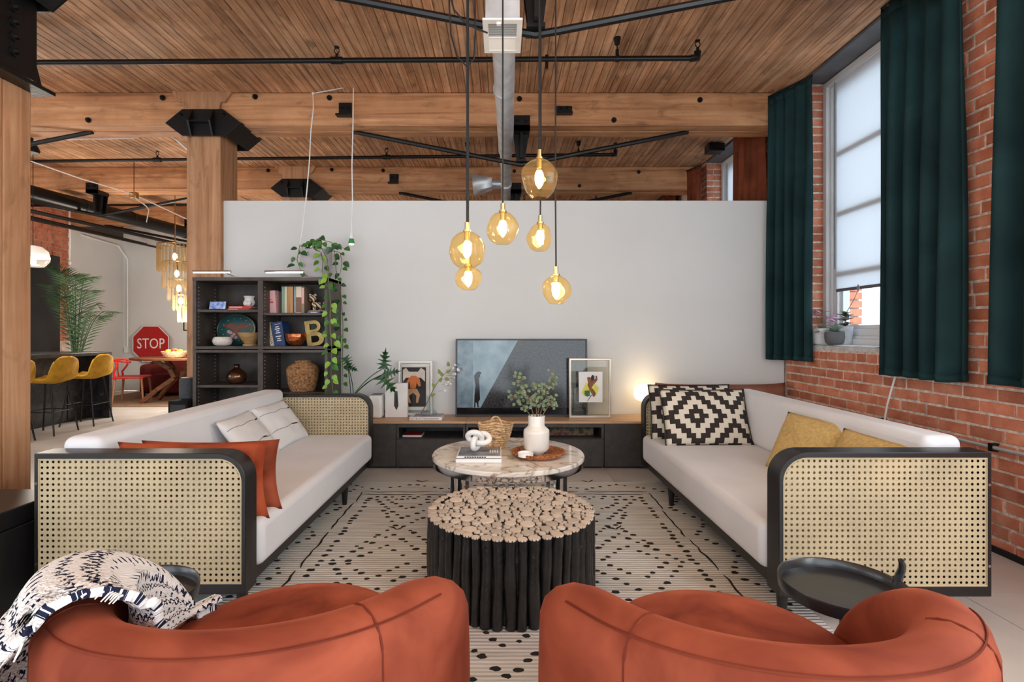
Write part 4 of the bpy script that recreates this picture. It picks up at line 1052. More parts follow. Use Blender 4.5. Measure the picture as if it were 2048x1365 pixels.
# ================================================================ BARREL CHAIRS
VELO = velvet('orange_velvet', (106, 42, 27), (172, 88, 62), 3.6, .45, (.28, .72))
def barrel(c, rz, lab):
    R = .388; T = .060; A = math.radians(118); z0 = .16
    t = thing('barrel_chair', lab, 'armchair', (0, 0, 0), 'orange velvet barrel chairs')
    N = 72; P = 22
    def prof(th):
        """height and half thickness of the wall at angle th from the middle of the back"""
        f = abs(th)/A; top = .682-.034*(1-math.cos(th))
        e = max(0, (abs(th)-math.radians(58))/(A-math.radians(58)))
        h = z0+.18+(top-z0-.18)*math.sqrt(max(0, 1-e**2.1))
        wd = T*(1+.28*math.sin(min(1, f)*math.pi*.62)**2)*(1 if e < .8 else math.sqrt(max(.0, 1-((e-.8)/.2)**2))*.55+.45)
        return h, wd
    vs = []; fs = []
    for i in range(N+1):
        th = -A+2*A*i/N; h, wd = prof(th)
        for j in range(P+1):
            s = j/P                      # from outer bottom over the top to inner bottom
            if s < .36: z = z0+(h-wd-z0)*(s/.36); r = R+wd*(1+.06*math.sin(s/.36*math.pi))
            elif s < .64:
                an = math.pi*(s-.36)/.28; r = R+wd*math.cos(an); z = h-wd+wd*math.sin(an)*.95
            else: z = h-wd-(h-wd-.30)*((s-.64)/.36); r = R-wd
            vs.append((r*math.sin(th), -r*math.cos(th), z))
    for i in range(N):
        for j in range(P):
            a = i*(P+1)+j; fs.append((a, a+1, a+P+2, a+P+1))
    fs.append(tuple(range(P+1))); fs.append(tuple(N*(P+1)+j for j in range(P, -1, -1)))
    MB().add(vs, fs).build('backrest', VELO, t, angle=75)
    # seams
    def on(th, s, off=.002):
        h, wd = prof(th)
        if s < .36: z = z0+(h-wd-z0)*(s/.36); r = R+wd*(1+.06*math.sin(s/.36*math.pi))+off
        else:
            an = math.pi*(s-.36)/.28; r = R+(wd+off)*math.cos(an); z = h-wd+(wd+off)*math.sin(an)*.95
        return (r*math.sin(th), -r*math.cos(th), z)
    SEAM = velvet('orange_velvet_seam', (96, 38, 24), (124, 56, 38), 3)
    MB().tube([on(-A*.60+2*A*.60*i/80, .43, .0) for i in range(81)], .0022, 5).build('top_seam', SEAM, t)
    for th in (math.radians(46), -math.radians(46)): MB().tube([on(th, .05+.5*i/20, -.001) for i in range(21)], .0028, 5).build('side_seam', SEAM, t)
    MB().lathe([(.26, z0), (.285, .20), (.312, .34), (.316, .40), (.298, .428), (.24, .438), (.0001, .442)], (0, 0.03, 0), 48).build('seat', VELO, t, angle=60)
    MB().lathe([(.20, .03), (.20, z0+.005)], (0, 0.0, 0), 36).build('plinth', BLACKWOOD, t)
    MB().lathe([(.21, .0125), (.22, .016), (.22, .03)], (0, 0.0, 0), 36).build('swivel_base', BLACKWOOD, t)
    return place(t, (c[0], c[1], 0), rz)
barrel((-.55, 1.29), 0, 'orange velvet barrel chair with the woven blanket over its arm')
barrel((.555, 1.245), math.radians(-2), 'orange velvet barrel chair with bare arms beside the tray table')
# blanket
def blanketmat():
    m, nt, b = new('woven_throw'); b.inputs['Roughness'].default_value = .95; b.inputs['Specular IOR Level'].default_value = .1
    uv = nd(nt, 'ShaderNodeAttribute'); uv.attribute_name = 'weave'
    sp = nd(nt, 'ShaderNodeSeparateXYZ'); L(nt, uv.outputs['Vector'], sp.inputs[0])
    def mth(op, a, bv=None):
        n = nd(nt, 'ShaderNodeMath', operation=op)
        for i, q in enumerate((a, bv)):
            if q is None: continue
            if isinstance(q, (int, float)): n.inputs[i].default_value = q
            else: L(nt, q, n.inputs[i])
        return n.outputs[0]
    u, v = sp.outputs[0], sp.outputs[1]
    nz = nd(nt, 'ShaderNodeTexNoise'); nz.inputs['Scale'].default_value = 9; nz.inputs['Detail'].default_value = 3; L(nt, uv.outputs['Vector'], nz.inputs['Vector'])
    vv = mth('ADD', v, mth('MULTIPLY', mth('SUBTRACT', nz.outputs[0], .5), .11))
    row = mth('MODULO', mth('MULTIPLY', vv, 13), 1.0)           # repeating bands of woven motifs
    idx = mth('MODULO', mth('FLOOR', mth('MULTIPLY', vv, 13)), 3.0)
    zig = mth('PINGPONG', mth('MULTIPLY', u, 26), .5)
    band0 = mth('LESS_THAN', mth('ABSOLUTE', mth('SUBTRACT', mth('SUBTRACT', row, .3), mth('MULTIPLY', zig, .7))), .14)
    band1 = mth('MULTIPLY', mth('LESS_THAN', mth('MODULO', mth('MULTIPLY', u, 21), 1.0), .34), mth('LESS_THAN', mth('ABSOLUTE', mth('SUBTRACT', row, .5)), .24))
    band2 = mth('LESS_THAN', mth('ABSOLUTE', mth('SUBTRACT', mth('ABSOLUTE', mth('SUBTRACT', row, .5)), mth('MULTIPLY', zig, .6))), .13)
    k = mth('ADD', mth('ADD', mth('MULTIPLY', band0, mth('LESS_THAN', idx, .5)), mth('MULTIPLY', band1, mth('COMPARE', idx, 1.0))), mth('MULTIPLY', band2, mth('GREATER_THAN', idx, 1.5)))
    n2 = nd(nt, 'ShaderNodeTexNoise'); n2.inputs['Scale'].default_value = 60; n2.inputs['Detail'].default_value = 2; L(nt, uv.outputs['Vector'], n2.inputs['Vector'])
    k = mth('MULTIPLY', mth('MINIMUM', k, 1.0), mth('GREATER_THAN', n2.outputs[0], .45))
    mx = nd(nt, 'ShaderNodeMix', data_type='RGBA'); L(nt, k, mx.inputs[0]); mx.inputs[6].default_value = hx((244, 242, 240)); mx.inputs[7].default_value = hx((36, 40, 64))
    L(nt, mx.outputs[2], b.inputs['Base Color']); n3 = nd(nt, 'ShaderNodeTexNoise'); n3.inputs['Scale'].default_value = 90; L(nt, uv.outputs['Vector'], n3.inputs['Vector']); bumpit(nt, b, n3.outputs[0], .7, .01)
    return m
BC = Vector((-.55, 1.29, 0))
def blank(u, v):
    """u runs around the arm, v from the seat up over the arm and down outside"""
    vm = max(0, min(1, (u-.04)/.18)); v = v*(.46+.54*vm*vm*(3-2*vm)); th = -math.radians(26+98*u); R = .388
    s = v
    e_ = min(1, max(0, (-th-math.radians(58))/math.radians(60))); top = .372+(.682-.034*(1-math.cos(th))-.34)*math.sqrt(max(0, 1-e_**2.1)); wd = .085
    if s < .38: f = s/.38; r = R-.11*(1-f)-wd*f; z = .46+(max(top-wd*.7, .46)-.46)*f**1.15
    elif s < .62: an = math.pi*(s-.38)/.24; r = R-wd*math.cos(an); z = top-wd*.7+wd*.75*math.sin(an)
    else: f = (s-.62)/.38; r = R+wd+.15*f; z = top-wd*.7-min(.34, top-.12)*f**1.3
    p = Vector((r*math.sin(th), -r*math.cos(th), z))
    n = noise.noise(Vector((u*3, v*3.2, 1)))*.014+noise.noise(Vector((u*3+v*2, v*13, 4)))*.020*(1-.5*u)
    nr = Vector((math.sin(th)*(-1 if s < .4 else 1), -math.cos(th)*(-1 if s < .4 else 1), .9)).normalized()
    return BC+p+nr*(n+.012)
t = thing('throw_blanket', 'white and navy woven throw draped over the arm of the orange chair', 'blanket', (-.85, 1.3, .5))
mb = MB().grid(blank, 70, 90); o = mb.build('cloth', blanketmat(), t, solid=.018, angle=180)
at_ = o.data.attributes.new('weave', 'FLOAT_VECTOR', 'POINT')
i = 0
for j in range(90):
    for q in range(70):
        vm = max(0, min(1, (q/69-.04)/.18)); at_.data[i].vector = (q/69*1.15, j/89*(.46+.54*vm*vm*(3-2*vm))*1.9, 0); i += 1
mb = MB(); rnd = random.Random(4)
for i in range(90):
    v = i/89; p = Vector(blank(v, 1)); d_ = (p-Vector(blank(v, .97))).normalized()
    mb.tube([p, p+d_*.008+Vector((0, 0, -.004)), p+d_*.014+Vector((0, 0, -.012))+Vector((rnd.uniform(-.006, .006),)*3)], [.0022, .0022, .0012], 5)
mb.build('fringe', mat('cream_yarn', (226, 222, 216), .95), t, kind='stuff')
# ================================================================ LOW MEDIA CABINETS
KZ = .42; KF = 4.6; KB = 4.985
def xk(px, d=KF): return (px-1005)*d/F
GRAPH = mat('graphite_wood', (60, 57, 55), .42, var=.16, scale=16)
G = 'row of low dark media cabinets'
def cabinet(x0, x1, kind, lab):
    t = thing('media_cabinet', lab, 'cabinet', ((x0+x1)/2, KF, 0), G)
    c = MB(); e = .018
    c.box(x0, x0+e, KF+.02, KB, .03, KZ-.022).box(x1-e, x1, KF+.02, KB, .03, KZ-.022).box(x0+e, x1-e, KF+.02, KB, .03, .05).box(x0+e, x1-e, KF+.02, KB, KZ-.04, KZ-.022).box(x0+e, x1-e, KB-.01, KB, .05, KZ-.04)
    c.build('carcass', GRAPH, t, smooth=False)
    rbox(x0+.01, x1-.01, KF+.05, KB, 0, .03).build('plinth', RUBBER, t, smooth=False)
    if kind == 'door':
        rbox(x0+.002, x1-.002, KF, KF+.018, .022, KZ-.026).build('door', GRAPH, t, bevel=.002)
    else:
        rbox(x0+e, x1-e, KF+.02, KB-.01, .25, .266).build('shelf', GRAPH, t)
        rbox(x0+.002, x1-.002, KF, KF+.018, .022, .262).build('drawer_front', GRAPH, t, bevel=.002)
        n = MB().ring([(x0+.002, .268), (x1-.002, .268), (x1-.002, KZ-.026), (x0+.002, KZ-.026)], [(x0+.022, .272), (x1-.022, .272), (x1-.022, KZ-.055), (x0+.022, KZ-.055)], 'xz', KF, KF+.018)
        n.build('niche_frame', GRAPH, t, bevel=.001)
    return t
cabinet(xk(655)+.005, xk(792), 'door', 'low dark cabinet with plain door beside the bookshelf')
cabinet(xk(792.5), xk(931), 'niche', 'low dark cabinet with open slot holding a red book')
cabinet(xk(931.5), xk(1208), 'niche', 'wide low dark cabinet with open slot under the television')
cabinet(xk(1208.5), xk(1345), 'door', 'low dark cabinet with plain door under the glowing lamp')
for a, b, l in ((xk(655)+.005, xk(931), 'shorter oak worktop section under the tarot print'), (xk(931)+.002, xk(1347), 'longer oak worktop section under the television and lamp')):
    solo(rbox(a, b, KF-.006, KB, KZ-.0215, KZ), 'worktop', W_OAK, l, 'worktop', 'oak worktop sections', bevel=.002)
RED = mat('red_print', (176, 34, 38), .4, var=.1)
p = at(806, 877, 4.7)
t = book(p.x, p.x+.17, 4.68, 4.86, .2665, .014, WHITEC, lab='thin white and red book lying in the open cabinet slot')
rbox(p.x+.004, p.x+.166, 4.684, 4.85, .2806, .2812).build('cover_print', RED, t, smooth=False)
t = thing('centre_speaker', 'long low box with mottled yellow and red front in the wide slot', 'speaker', (.45, 4.75, .267))
MB().box(.42, .82, 4.72, 4.9, .267, .345).build('body', INK, t, bevel=.004)
m_, nt, b = new('mottled_grille'); tc = nd(nt, 'ShaderNodeTexCoord'); n = nd(nt, 'ShaderNodeTexNoise'); n.inputs['Scale'].default_value = 22; n.inputs['Detail'].default_value = 3
L(nt, tc.outputs['Object'], n.inputs['Vector']); L(nt, ramp(nt, [(.38, (24, 22, 20)), (.5, (110, 94, 52)), (.58, (96, 30, 34)), (.68, (40, 28, 24))], n.outputs[0]), b.inputs['Base Color'])
rbox(.425, .815, 4.714, 4.7205, .272, .342).build('grille_cloth', m_, t)
# ================================================================ TELEVISION
d = 4.86; a = at(911, 678, d); b_ = at(1175, 832, d); zt = a.z; zb = KZ+.001
t = thing('television', 'wide television showing a grey picture on the oak worktop', 'television', ((a.x+b_.x)/2, d, zb))
rbox(a.x, b_.x, d, d+.03, zb, zt).build('housing', INK, t, bevel=.003)
iw = .012
fr = MB().ring([(a.x, zb), (b_.x, zb), (b_.x, zt), (a.x, zt)], [(a.x+iw, zb+iw), (b_.x-iw, zb+iw), (b_.x-iw, zt-iw), (a.x+iw, zt-iw)], 'xz', d-.012, d)
fr.build('bezel', mat('dark_bezel', (58, 58, 66), .3, .4), t, bevel=.002)
def scr(name, c1, c2, sc, e=.16, rough=.12):
    m, nt, b = new(name); b.inputs['Roughness'].default_value = rough
    tc = nd(nt, 'ShaderNodeTexCoord'); n = nd(nt, 'ShaderNodeTexNoise'); n.inputs['Scale'].default_value = sc; n.inputs['Detail'].default_value = 6; L(nt, tc.outputs['Object'], n.inputs['Vector'])
    c = ramp(nt, [(.35, c1), (.65, c2)], n.outputs[0]); L(nt, c, b.inputs['Base Color']); L(nt, c, b.inputs['Emission Color']); b.inputs['Emission Strength'].default_value = e
    return m
def shp(px, nm, m, k, par=t):
    P = [at(x, y, d) for x, y in px]
    mb = MB().prism([(q.x, q.z) for q in P], 'xz', d-.0006*(k+1), d-.0006*k); return mb.build(nm, m, par, smooth=False)
S_L = scr('screen_light', (104, 126, 138), (136, 156, 166), 6); S_L2 = scr('screen_left', (84, 104, 116), (112, 130, 140), 14); S_D = scr('screen_dark', (26, 27, 30), (56, 57, 60), 55); S_B = scr('screen_black', (10, 10, 12), (18, 18, 20), 9, .05)
pic = shp([(914, 681), (1172, 681), (1172, 829), (914, 829)], 'screen', S_L, 0)
shp([(914, 681), (946, 681), (946, 816), (914, 816)], 'picture_panel', S_L2, 1, pic); WORLD
shp([(1036, 681), (1172, 681), (1172, 816), (961, 816)], 'picture_dark_area', S_D, 1, pic)  # dark diagonal area of the screen picture
shp([(914, 816), (1172, 816), (1172, 829), (914, 829)], 'picture_floor', S_B, 1, pic)
shp([(948, 816), (949, 790), (951, 772), (949, 762), (948, 752), (951, 748), (953, 745), (958, 743.5), (963, 746), (962.5, 748), (960, 750), (960, 754), (957.5, 757), (958, 764), (959, 775), (960, 800), (957, 804), (957, 812), (959, 815), (955, 815), (953, 806), (951, 806), (951, 815)], 'silhouette', S_B, 2, pic)
# ================================================================ FRAMED PICTURES AND SMALL THINGS ON THE WORKTOP
def pic_frame(px, d, wd, m, lab, glassm, mz=None):
    a = at(px[0], px[1], d); b = at(px[2], px[3], d); zb = KZ+.001
    t = thing('framed_picture', lab, 'picture', ((a.x+b.x)/2, d, zb))
    MB().ring([(a.x, zb), (b.x, zb), (b.x, a.z), (a.x, a.z)], [(a.x+wd, zb+wd), (b.x-wd, zb+wd), (b.x-wd, a.z-wd), (a.x+wd, a.z-wd)], 'xz', d-.012, d+.012).build('frame', m, t, bevel=.003)
    rbox(a.x+wd, b.x-wd, d+.002, d+.004, zb+wd, a.z-wd).build('glazing', glassm, t, smooth=False)
    return t
t.rotation_euler.x = math.radians(-2.7)
d = 4.78
SILV = mat('champagne_frame', (206, 192, 178), .3, .7, var=.04)
t = pic_frame((1138, 717, 1222, 831), d, .02, SILV, 'see-through glass frame with small figure painting overlapping the television', glass('frame_glass', (247, 246, 240), .03))
def flat(px, d, nm, m, par, k):
    P = [at(x, y, d) for x, y in px]
    return MB().prism([(q.x, q.z) for q in P], 'xz', d-.0008*(k+1), d-.0008*k).build(nm, m, par, smooth=False)
card = flat([(1157, 744), (1205, 744), (1205, 805), (1158, 805)], d, 'painted_sheet', MATTEW, t, 0)
SK = mat('brown_paint', (134, 82, 58), .7, var=.2, scale=40); YP = mat('yellow_wash', (226, 222, 104), .8, var=.1); GP = mat('green_paint', (66, 112, 78), .7)
flat([(1166, 778), (1172, 765), (1180, 770), (1190, 768), (1198, 776), (1194, 790), (1180, 786), (1168, 792), (1163, 786)], d, 'yellow_wash', YP, card, 1)
flat([(1174, 756), (1178, 754), (1182, 757), (1186, 762), (1191, 757), (1191, 752), (1194, 752), (1195, 760), (1190, 767), (1186, 771), (1183, 776), (1188, 781), (1192, 788), (1190, 793), (1186, 794), (1182, 786), (1178, 778), (1175, 771), (1176, 766)], d, 'figure', SK, card, 2)
flat([(1183, 752), (1186, 750), (1189, 754), (1188, 761), (1184, 762), (1181, 757)], d, 'dark_hair', INK, card, 3)
flat([(1169, 782), (1179, 781), (1180, 792), (1174, 794), (1169, 791)], d, 'green_pot', GP, card, 3)
flat([(1174, 803), (1182, 790), (1184, 791), (1175, 803)], d, 'brush_stroke', GREYPAINT, card, 3)
d = 4.93
t = pic_frame((797, 722, 865, 827), d, .02, WHITEPL, 'white framed tarot style print with orange figure on black', glass('print_glass', (250, 250, 250), 0, 1.3))
pa = flat([(803, 729), (859, 729), (859, 821), (803, 821)], d+.006, 'paper_mount', PAPER, t, 0)
OR = mat('orange_print', (214, 120, 62), .7, var=.1); TAN = mat('tan_print', (204, 158, 118), .7, var=.1); CRE = mat('cream_print', (214, 200, 188), .7)
flat([(804, 735), (852, 735), (852, 814), (804, 814)], d+.005, 'black_ground', INK, pa, 0)
flat([(806, 740), (812, 736), (818, 744), (836, 744), (842, 736), (850, 742), (850, 764), (842, 756), (812, 756), (806, 764)], d+.005, 'pale_shape', CRE, pa, 1)
flat([(817, 758), (823, 752), (832, 752), (839, 758), (842, 772), (838, 774), (833, 766), (832, 776), (828, 779), (820, 776), (819, 764), (815, 768), (813, 764)], d+.005, 'orange_shape', OR, pa, 2)
flat([(818, 778), (834, 778), (840, 790), (836, 806), (832, 806), (833, 792), (826, 786), (818, 792), (822, 806), (818, 806), (812, 792)], d+.005, 'tan_shape', TAN, pa, 2)
flat([(804, 814), (852, 814), (852, 821), (804, 821)], d+.005, 'title_strip', PAPER, pa, 1)
mb = MB(); word(mb, 'THE DEVIL', FRONT(at(828, 817.6, d+.0035)), .036, sx=1.25); mb.build('lettering', INK, pa, smooth=False)
# white card with a necktie
d = 4.80; a = at(770, 767, d); b_ = at(815, 831, d)
t = thing('shirt_box', 'white upright box with a black necktie in front of the tarot print', 'box', ((a.x+b_.x)/2, d, KZ))
rbox(a.x, b_.x, d, d+.045, KZ+.0005, a.z).build('box', MATTEW, t, bevel=.003)
flat([(789, 783), (795, 783), (797, 812), (793, 821), (788, 812)], d, 'necktie', mat('tie_print', (40, 40, 42), .5, var=.6, scale=90), t, 0)
# white air box behind the far arm
a = at(742, 791, 4.75); b_ = at(763.5, 831, 4.75)
t = thing('air_purifier', 'white rounded box standing on the worktop behind the cane arm', 'appliance', ((a.x+b_.x)/2, 4.78, KZ))
rbox(a.x-.02, b_.x, 4.74, 4.9, KZ+.001, a.z).build('body', WHITEPL, t, bevel=.02, seg=4)
rbox(a.x-.005, b_.x-.015, 4.755, 4.885, a.z-.004, a.z+.003).build('top_panel', GREYPAINT, t, bevel=.004)
MB().tube([(b_.x, 4.86, KZ+.05), (b_.x+.02, 4.87, KZ+.02), (b_.x+.03, 4.88, KZ+.004)], .004, 6).build('cord', RUBBER, t)
# books and glass with branch
p0 = at(819, 838, 4.64); p1 = at(884, 838, 4.64)
t = book(p0.x, p1.x, 4.63, 4.83, KZ+.001, .032, WHITEC, lab='white book lettered along its spine lying on the worktop edge')
rbox(p0.x+.03, p1.x-.004, 4.64, 4.825, KZ+.0331, KZ+.0336).build('cover_print', mat('slate_print', (128, 120, 124), .4, var=.4, scale=20), t, smooth=False)
mb = MB(); word(mb, 'DETROIT', FRONT((p0.x+.062, 4.6295, KZ+.016)), .026, sx=1.1)
for i in range(16): mb.box(p0.x+.125+i*.0085, p0.x+.131+i*.0085, 4.6292, 4.6297, KZ+.012, KZ+.019)
mb.build('lettering', INK, t, smooth=False)
CLEAR = glass('clear_glass', (240, 246, 246), .03, 1.5)
gc = at(860, 829, 4.74); gz = KZ+.0345
t = thing('glass_bottle', 'low clear glass flask with tall square neck on the white book', 'vase', (gc.x, 4.74, gz))
mb = MB(); mb.open = True; mb.lathe([(.0001, .002), (.055, .002), (.066, .012), (.06, .03), (.035, .048), (.03, .052), (.029, .17), (.031, .172)], (gc.x, 4.74, gz), 28); mb.build('flask', CLEAR, t)
t = thing('blossom_branch', 'slanting cotton blossom branch standing in the clear flask', 'plant', (gc.x, 4.74, gz))
bp = [at(842, 828, 4.74), at(855, 805, 4.74), at(866, 780, 4.73), at(880, 758, 4.73), at(896, 742, 4.72), at(912, 733, 4.72)]
st = MB().tube(bp, [.004, .004, .0035, .003, .0025, .0015], 6)
tips = [(884, 770, 897, 766), (890, 774, 903, 769), (876, 783, 891, 781), (888, 758, 908, 757), (900, 744, 918, 743), (895, 748, 910, 748), (903, 738, 912, 732), (892, 752, 906, 751)]
for (x0, y0, x1, y1) in tips: st.tube([at(x0, y0, 4.73), at(x1, y1, 4.71)], .0014, 5)
st.build('stem', TWIG, t)
rnd = random.Random(9); cot = meshdata(MB().ell((-.4, 0, 0), (.7, .6, .7), 8, 6).ell((.4, .1, .1), (.7, .6, .7), 8, 6).ell((0, -.2, .5), (.6, .6, .6), 8, 6), 'blossom', MATTEW)
for (x0, y0, x1, y1) in tips+[(0, 0, 907, 736), (0, 0, 914, 741), (0, 0, 894, 770), (0, 0, 889, 784)]:
    inst(cot, 'blossom', t, Matrix.Translation(at(x1+rnd.uniform(-2, 2), y1+rnd.uniform(-2, 2), 4.70)) @ Matrix.Rotation(rnd.uniform(0, 6), 4, 'Z') @ Matrix.Scale(rnd.uniform(.010, .014), 4))
def leafmesh(nm, m, heart=.35, fold=.18):
    """one leaf, unit length along +Y, face up"""
    out = [(0, 0), (.20, -.02+.0), (.42, .16), (.46, .36), (.34, .64), (.15, .86), (0, 1)]
    vs = []; fs = []
    for s in (-1, 1):
        n = len(vs)
        for (x, y) in out: vs.append((s*x, y, abs(x)*fold-.25*y*y*.5))
        for (x, y) in out: vs.append((0, max(.04, y*.98+.01) if 0 < y < 1 else y, -.25*y*y*.5))
        for i in range(6): fs.append((n+i, n+i+1, n+i+8, n+i+7))
    return meshdata(MB().add(vs, fs), nm, m, angle=180)
LF1 = leafmesh('leaf', LEAF); LF2 = leafmesh('leaf', LEAF2); LF3 = leafmesh('leaf', LEAFD); LF4 = leafmesh('leaf', mat('leaf_olive', (122, 136, 70), .5, var=.2))
def leaf(me, par, p, d_, up, s, ws=1):
    d_ = Vector(d_).normalized(); up = Vector(up); x = d_.cross(up)
    if x.length < 1e-3: x = d_.orthogonal()
    x.normalize(); z = x.cross(d_)
    M = Matrix(((x.x, d_.x, z.x, p[0]), (x.y, d_.y, z.y, p[1]), (x.z, d_.z, z.z, p[2]), (0, 0, 0, 1)))
    return inst(me, 'leaf', par, M @ Matrix.Diagonal((s*ws, s, s, 1)))
for (x, y, dx, dz) in ((878, 763, .6, .5), (885, 752, -.4, .7), (893, 745, .8, .3), (870, 775, -.5, .6), (880, 748, -.3, .9), (897, 733, -.1, 1), (862, 792, .7, .3), (890, 757, .7, -.3)):
    leaf(LF4, t, at(x, y, 4.72), (dx, -.2, dz), (0, -1, .2), .045, .8)
# mushroom lamp
lc = at(1297, 832, 4.83); lz = KZ+.001
t = thing('table_lamp', 'glowing white mushroom lamp with beige cylinder base beside the sofa', 'lamp', (lc.x, 4.83, lz))
MB().lathe([(.045, 0), (.047, .003), (.047, .15), (.04, .152)], (lc.x-.0, 4.83, lz), 32).build('base', mat('beige_lacquer', (212, 188, 160), .5, var=.02), t, angle=50)
MB().lathe([(.03, .148), (.09, .15), (.118, .165), (.131, .195), (.131, .235), (.118, .268), (.09, .290), (.045, .302), (.0001, .305)], (lc.x, 4.83, lz), 40).build('shade', emit('lamp_opal_glow', (255, 226, 176), 2.6), t, angle=180)
pl = bpy.data.lights.new('lamp_glow', 'POINT'); pl.energy = .5; pl.color = (1, .74, .46); pl.shadow_soft_size = .13
lo = bpy.data.objects.new('lamp_glow', pl); COL.objects.link(lo); lo.location = (lc.x, 4.80, lz+.42)
# long brown cushion behind the sofa
BRN = velvet('brown_ribbed', (124, 80, 66), (158, 108, 90), 4, .2)
def ribs(p, n=46): return p
t = thing('cushion', 'long brown ribbed cushion leaning on the partition behind the far arm', 'cushion', (2.03, 4.8, .001))
def cyc(u, v):
    a = 2*u-1; b = 2*v-1; x = .60*a*(1-.03*(1-b*b)); z = .36*b*(1-.05*(1-a**4))+.375
    return x, z, max(0, 1-abs(a)**5)**.5*max(0, 1-abs(b)**4)**.5
mb = MB()
for s in (-1, 1):
    mb.grid(lambda u, v: (2.01+cyc(u, v)[0], 4.82+s*(.10*cyc(u, v)[2]+.006*abs(math.sin(u*60))*cyc(u, v)[2])+.03*v, cyc(u, v)[1]), 121, 13)
mb.build('cover', BRN, t, angle=180, weld=True)
# ================================================================ BOOKSHELF
BF, BB = 4.55, 4.935
bx = lambda px: (px-1005)*BF/F
bz = lambda py: EYE-(py-665)*BF/F
t = thing('bookshelf', 'tall dark bookshelf in front of the timber pillar', 'bookshelf', (bx(520), BF, 0))
xs0, xs1, xm0, xm1 = bx(385), bx(655), bx(515), bx(525.5); zt = bz(555); zr1, zr0 = bz(693), bz(706)
for (a, b) in ((xs0, bx(392)), (bx(649), xs1)): rbox(a, b, BF, BB, 0, zt).build('side_panel', W_DARK, t, bevel=.002)
rbox(xm0, xm1, BF+.004, BB, 0, zt-.02).build('divider', W_DARK, t, bevel=.002)
rbox(xs0, xs1, BF-.004, BB, zt-.03, zt).build('top_board', W_DARK, t, bevel=.002)
rbox(xs0, xs1, BF-.002, BB, (zr0+zr1)/2+.003, zr1).build('rail_board', W_DARK, t, bevel=.002)
rbox(xs0, xs1, BF-.002, BB, zr0, (zr0+zr1)/2-.003).build('rail_board', W_DARK, t, bevel=.002)
rbox(xs0+.01, xs1-.01, BB-.012, BB, 0, zt-.01).build('back_board', W_DARK, t)
rbox(xs0, xs1, BF+.01, BB-.01, 0, .07).build('plinth', W_DARK, t)
SH_L1, SH_R1, SH_L2, SH_R2 = bz(619.5), bz(626), bz(771), bz(786)
for (a, b, z) in ((bx(392), xm0, SH_L1), (xm1, bx(649), SH_R1), (bx(392), xm0, SH_L2), (xm1, bx(649), SH_R2), (bx(392), xm0, .42), (xm1, bx(649), .40)):
    rbox(a, b, BF+.012, BB-.014, z-.022, z).build('shelf', W_DARK, t, bevel=.0015)
pg = MB()
for (x, s) in ((bx(392)+.0006, 1), (xm1+.0006, 1)):
    for y in (BF+.04, BF+.3):
        z = .12
        while z < zt-.06:
            if not zr0-.02 < z < zr1+.02: pg.cyl((x-.001, y, z), (x+.001, y, z), .0042, .0042, 6)
            z += .032
pg.build('peg_holes', MATTEW, t, kind='stuff')
BD = BF+.14
def bp_(x, y, d=BD): return at(x, y, d)
# small display
c = bp_(434, 618); z = SH_L1+.001
t = thing('smart_display', 'small tablet display with lit blue screen on the upper shelf', 'screen', (c.x, BD, z))
a = bp_(416, 600); b_ = bp_(453, 617)
R_ = Matrix.Translation((c.x, BD, z)) @ Matrix.Rotation(math.radians(-14), 4, 'X')
w_ = (b_.x-a.x)/2
mb = MB(); mb.m = R_; mb.box(-w_, w_, 0, .012, .002, .088); mb.build('housing', INK, t, bevel=.004, seg=3)
mb = MB(); mb.m = R_; mb.box(-w_+.011, w_-.011, -.0012, .0, .012, .078); mb.build('screen', scr('display_blue', (92, 120, 190), (190, 206, 232), 30, .3), t)
mb = MB(); mb.m = Matrix.Translation((c.x, BD, z)); mb.prism([(0.012, 0), (.07, 0), (.02, .07)], 'yz', -.05, .05); mb.build('stand', RUBBER, t)
# red books and torso vase
REDB = mat('red_book', (206, 66, 52), .5, var=.05)
p0 = bp_(455, 617); p1 = bp_(498, 617)
t = book(p0.x, p1.x, BD, BD+.16, SH_L1+.001, .017, REDB, lab='red book at the bottom under the white torso vase', grp='red books on the upper shelf'); 
mb = MB()
for i in range(6): mb.box(p0.x+.01+i*.014, p0.x+.02+i*.014, BD-.0006, BD, SH_L1+.005, SH_L1+.013)
mb.build('lettering', WHITEC, t, smooth=False)
t = book(p0.x+.005, p1.x+.02, BD+.005, BD+.165, SH_L1+.0185, .018, REDB, lab='red book with white lettering directly beneath the torso vase', grp='red books on the upper shelf')
mb = MB()
for i in range(10): mb.box(p0.x+.015+i*.0115, p0.x+.024+i*.0115, BD+.0042, BD+.005, SH_L1+.022, SH_L1+.032)
mb.build('lettering', WHITEC, t, smooth=False)
c = bp_(491.5, 606); z = SH_L1+.038
t = thing('torso_vase', 'small white ceramic vase shaped like a torso on red books', 'vase', (c.x, BD+.06, z))
def torso(p):
    w2 = 1+.0*p.z; return Vector((p.x*1.15, p.y*.72+.012*math.sin(p.z*28)*(1 if p.y < 0 else .2), p.z))
mb = MB(); mb.lathe([(.030, 0), (.040, .01), (.046, .03), (.043, .045), (.035, .06), (.036, .075), (.044, .092), (.040, .094), (.0001, .085)], (c.x, BD+.06, z), 24, torso)
mb.ell((c.x-.017, BD+.032, z+.025), (.022, .016, .022)).ell((c.x+.017, BD+.032, z+.025), (.022, .016, .022)); mb.build('body', MATTEW, t, angle=60)
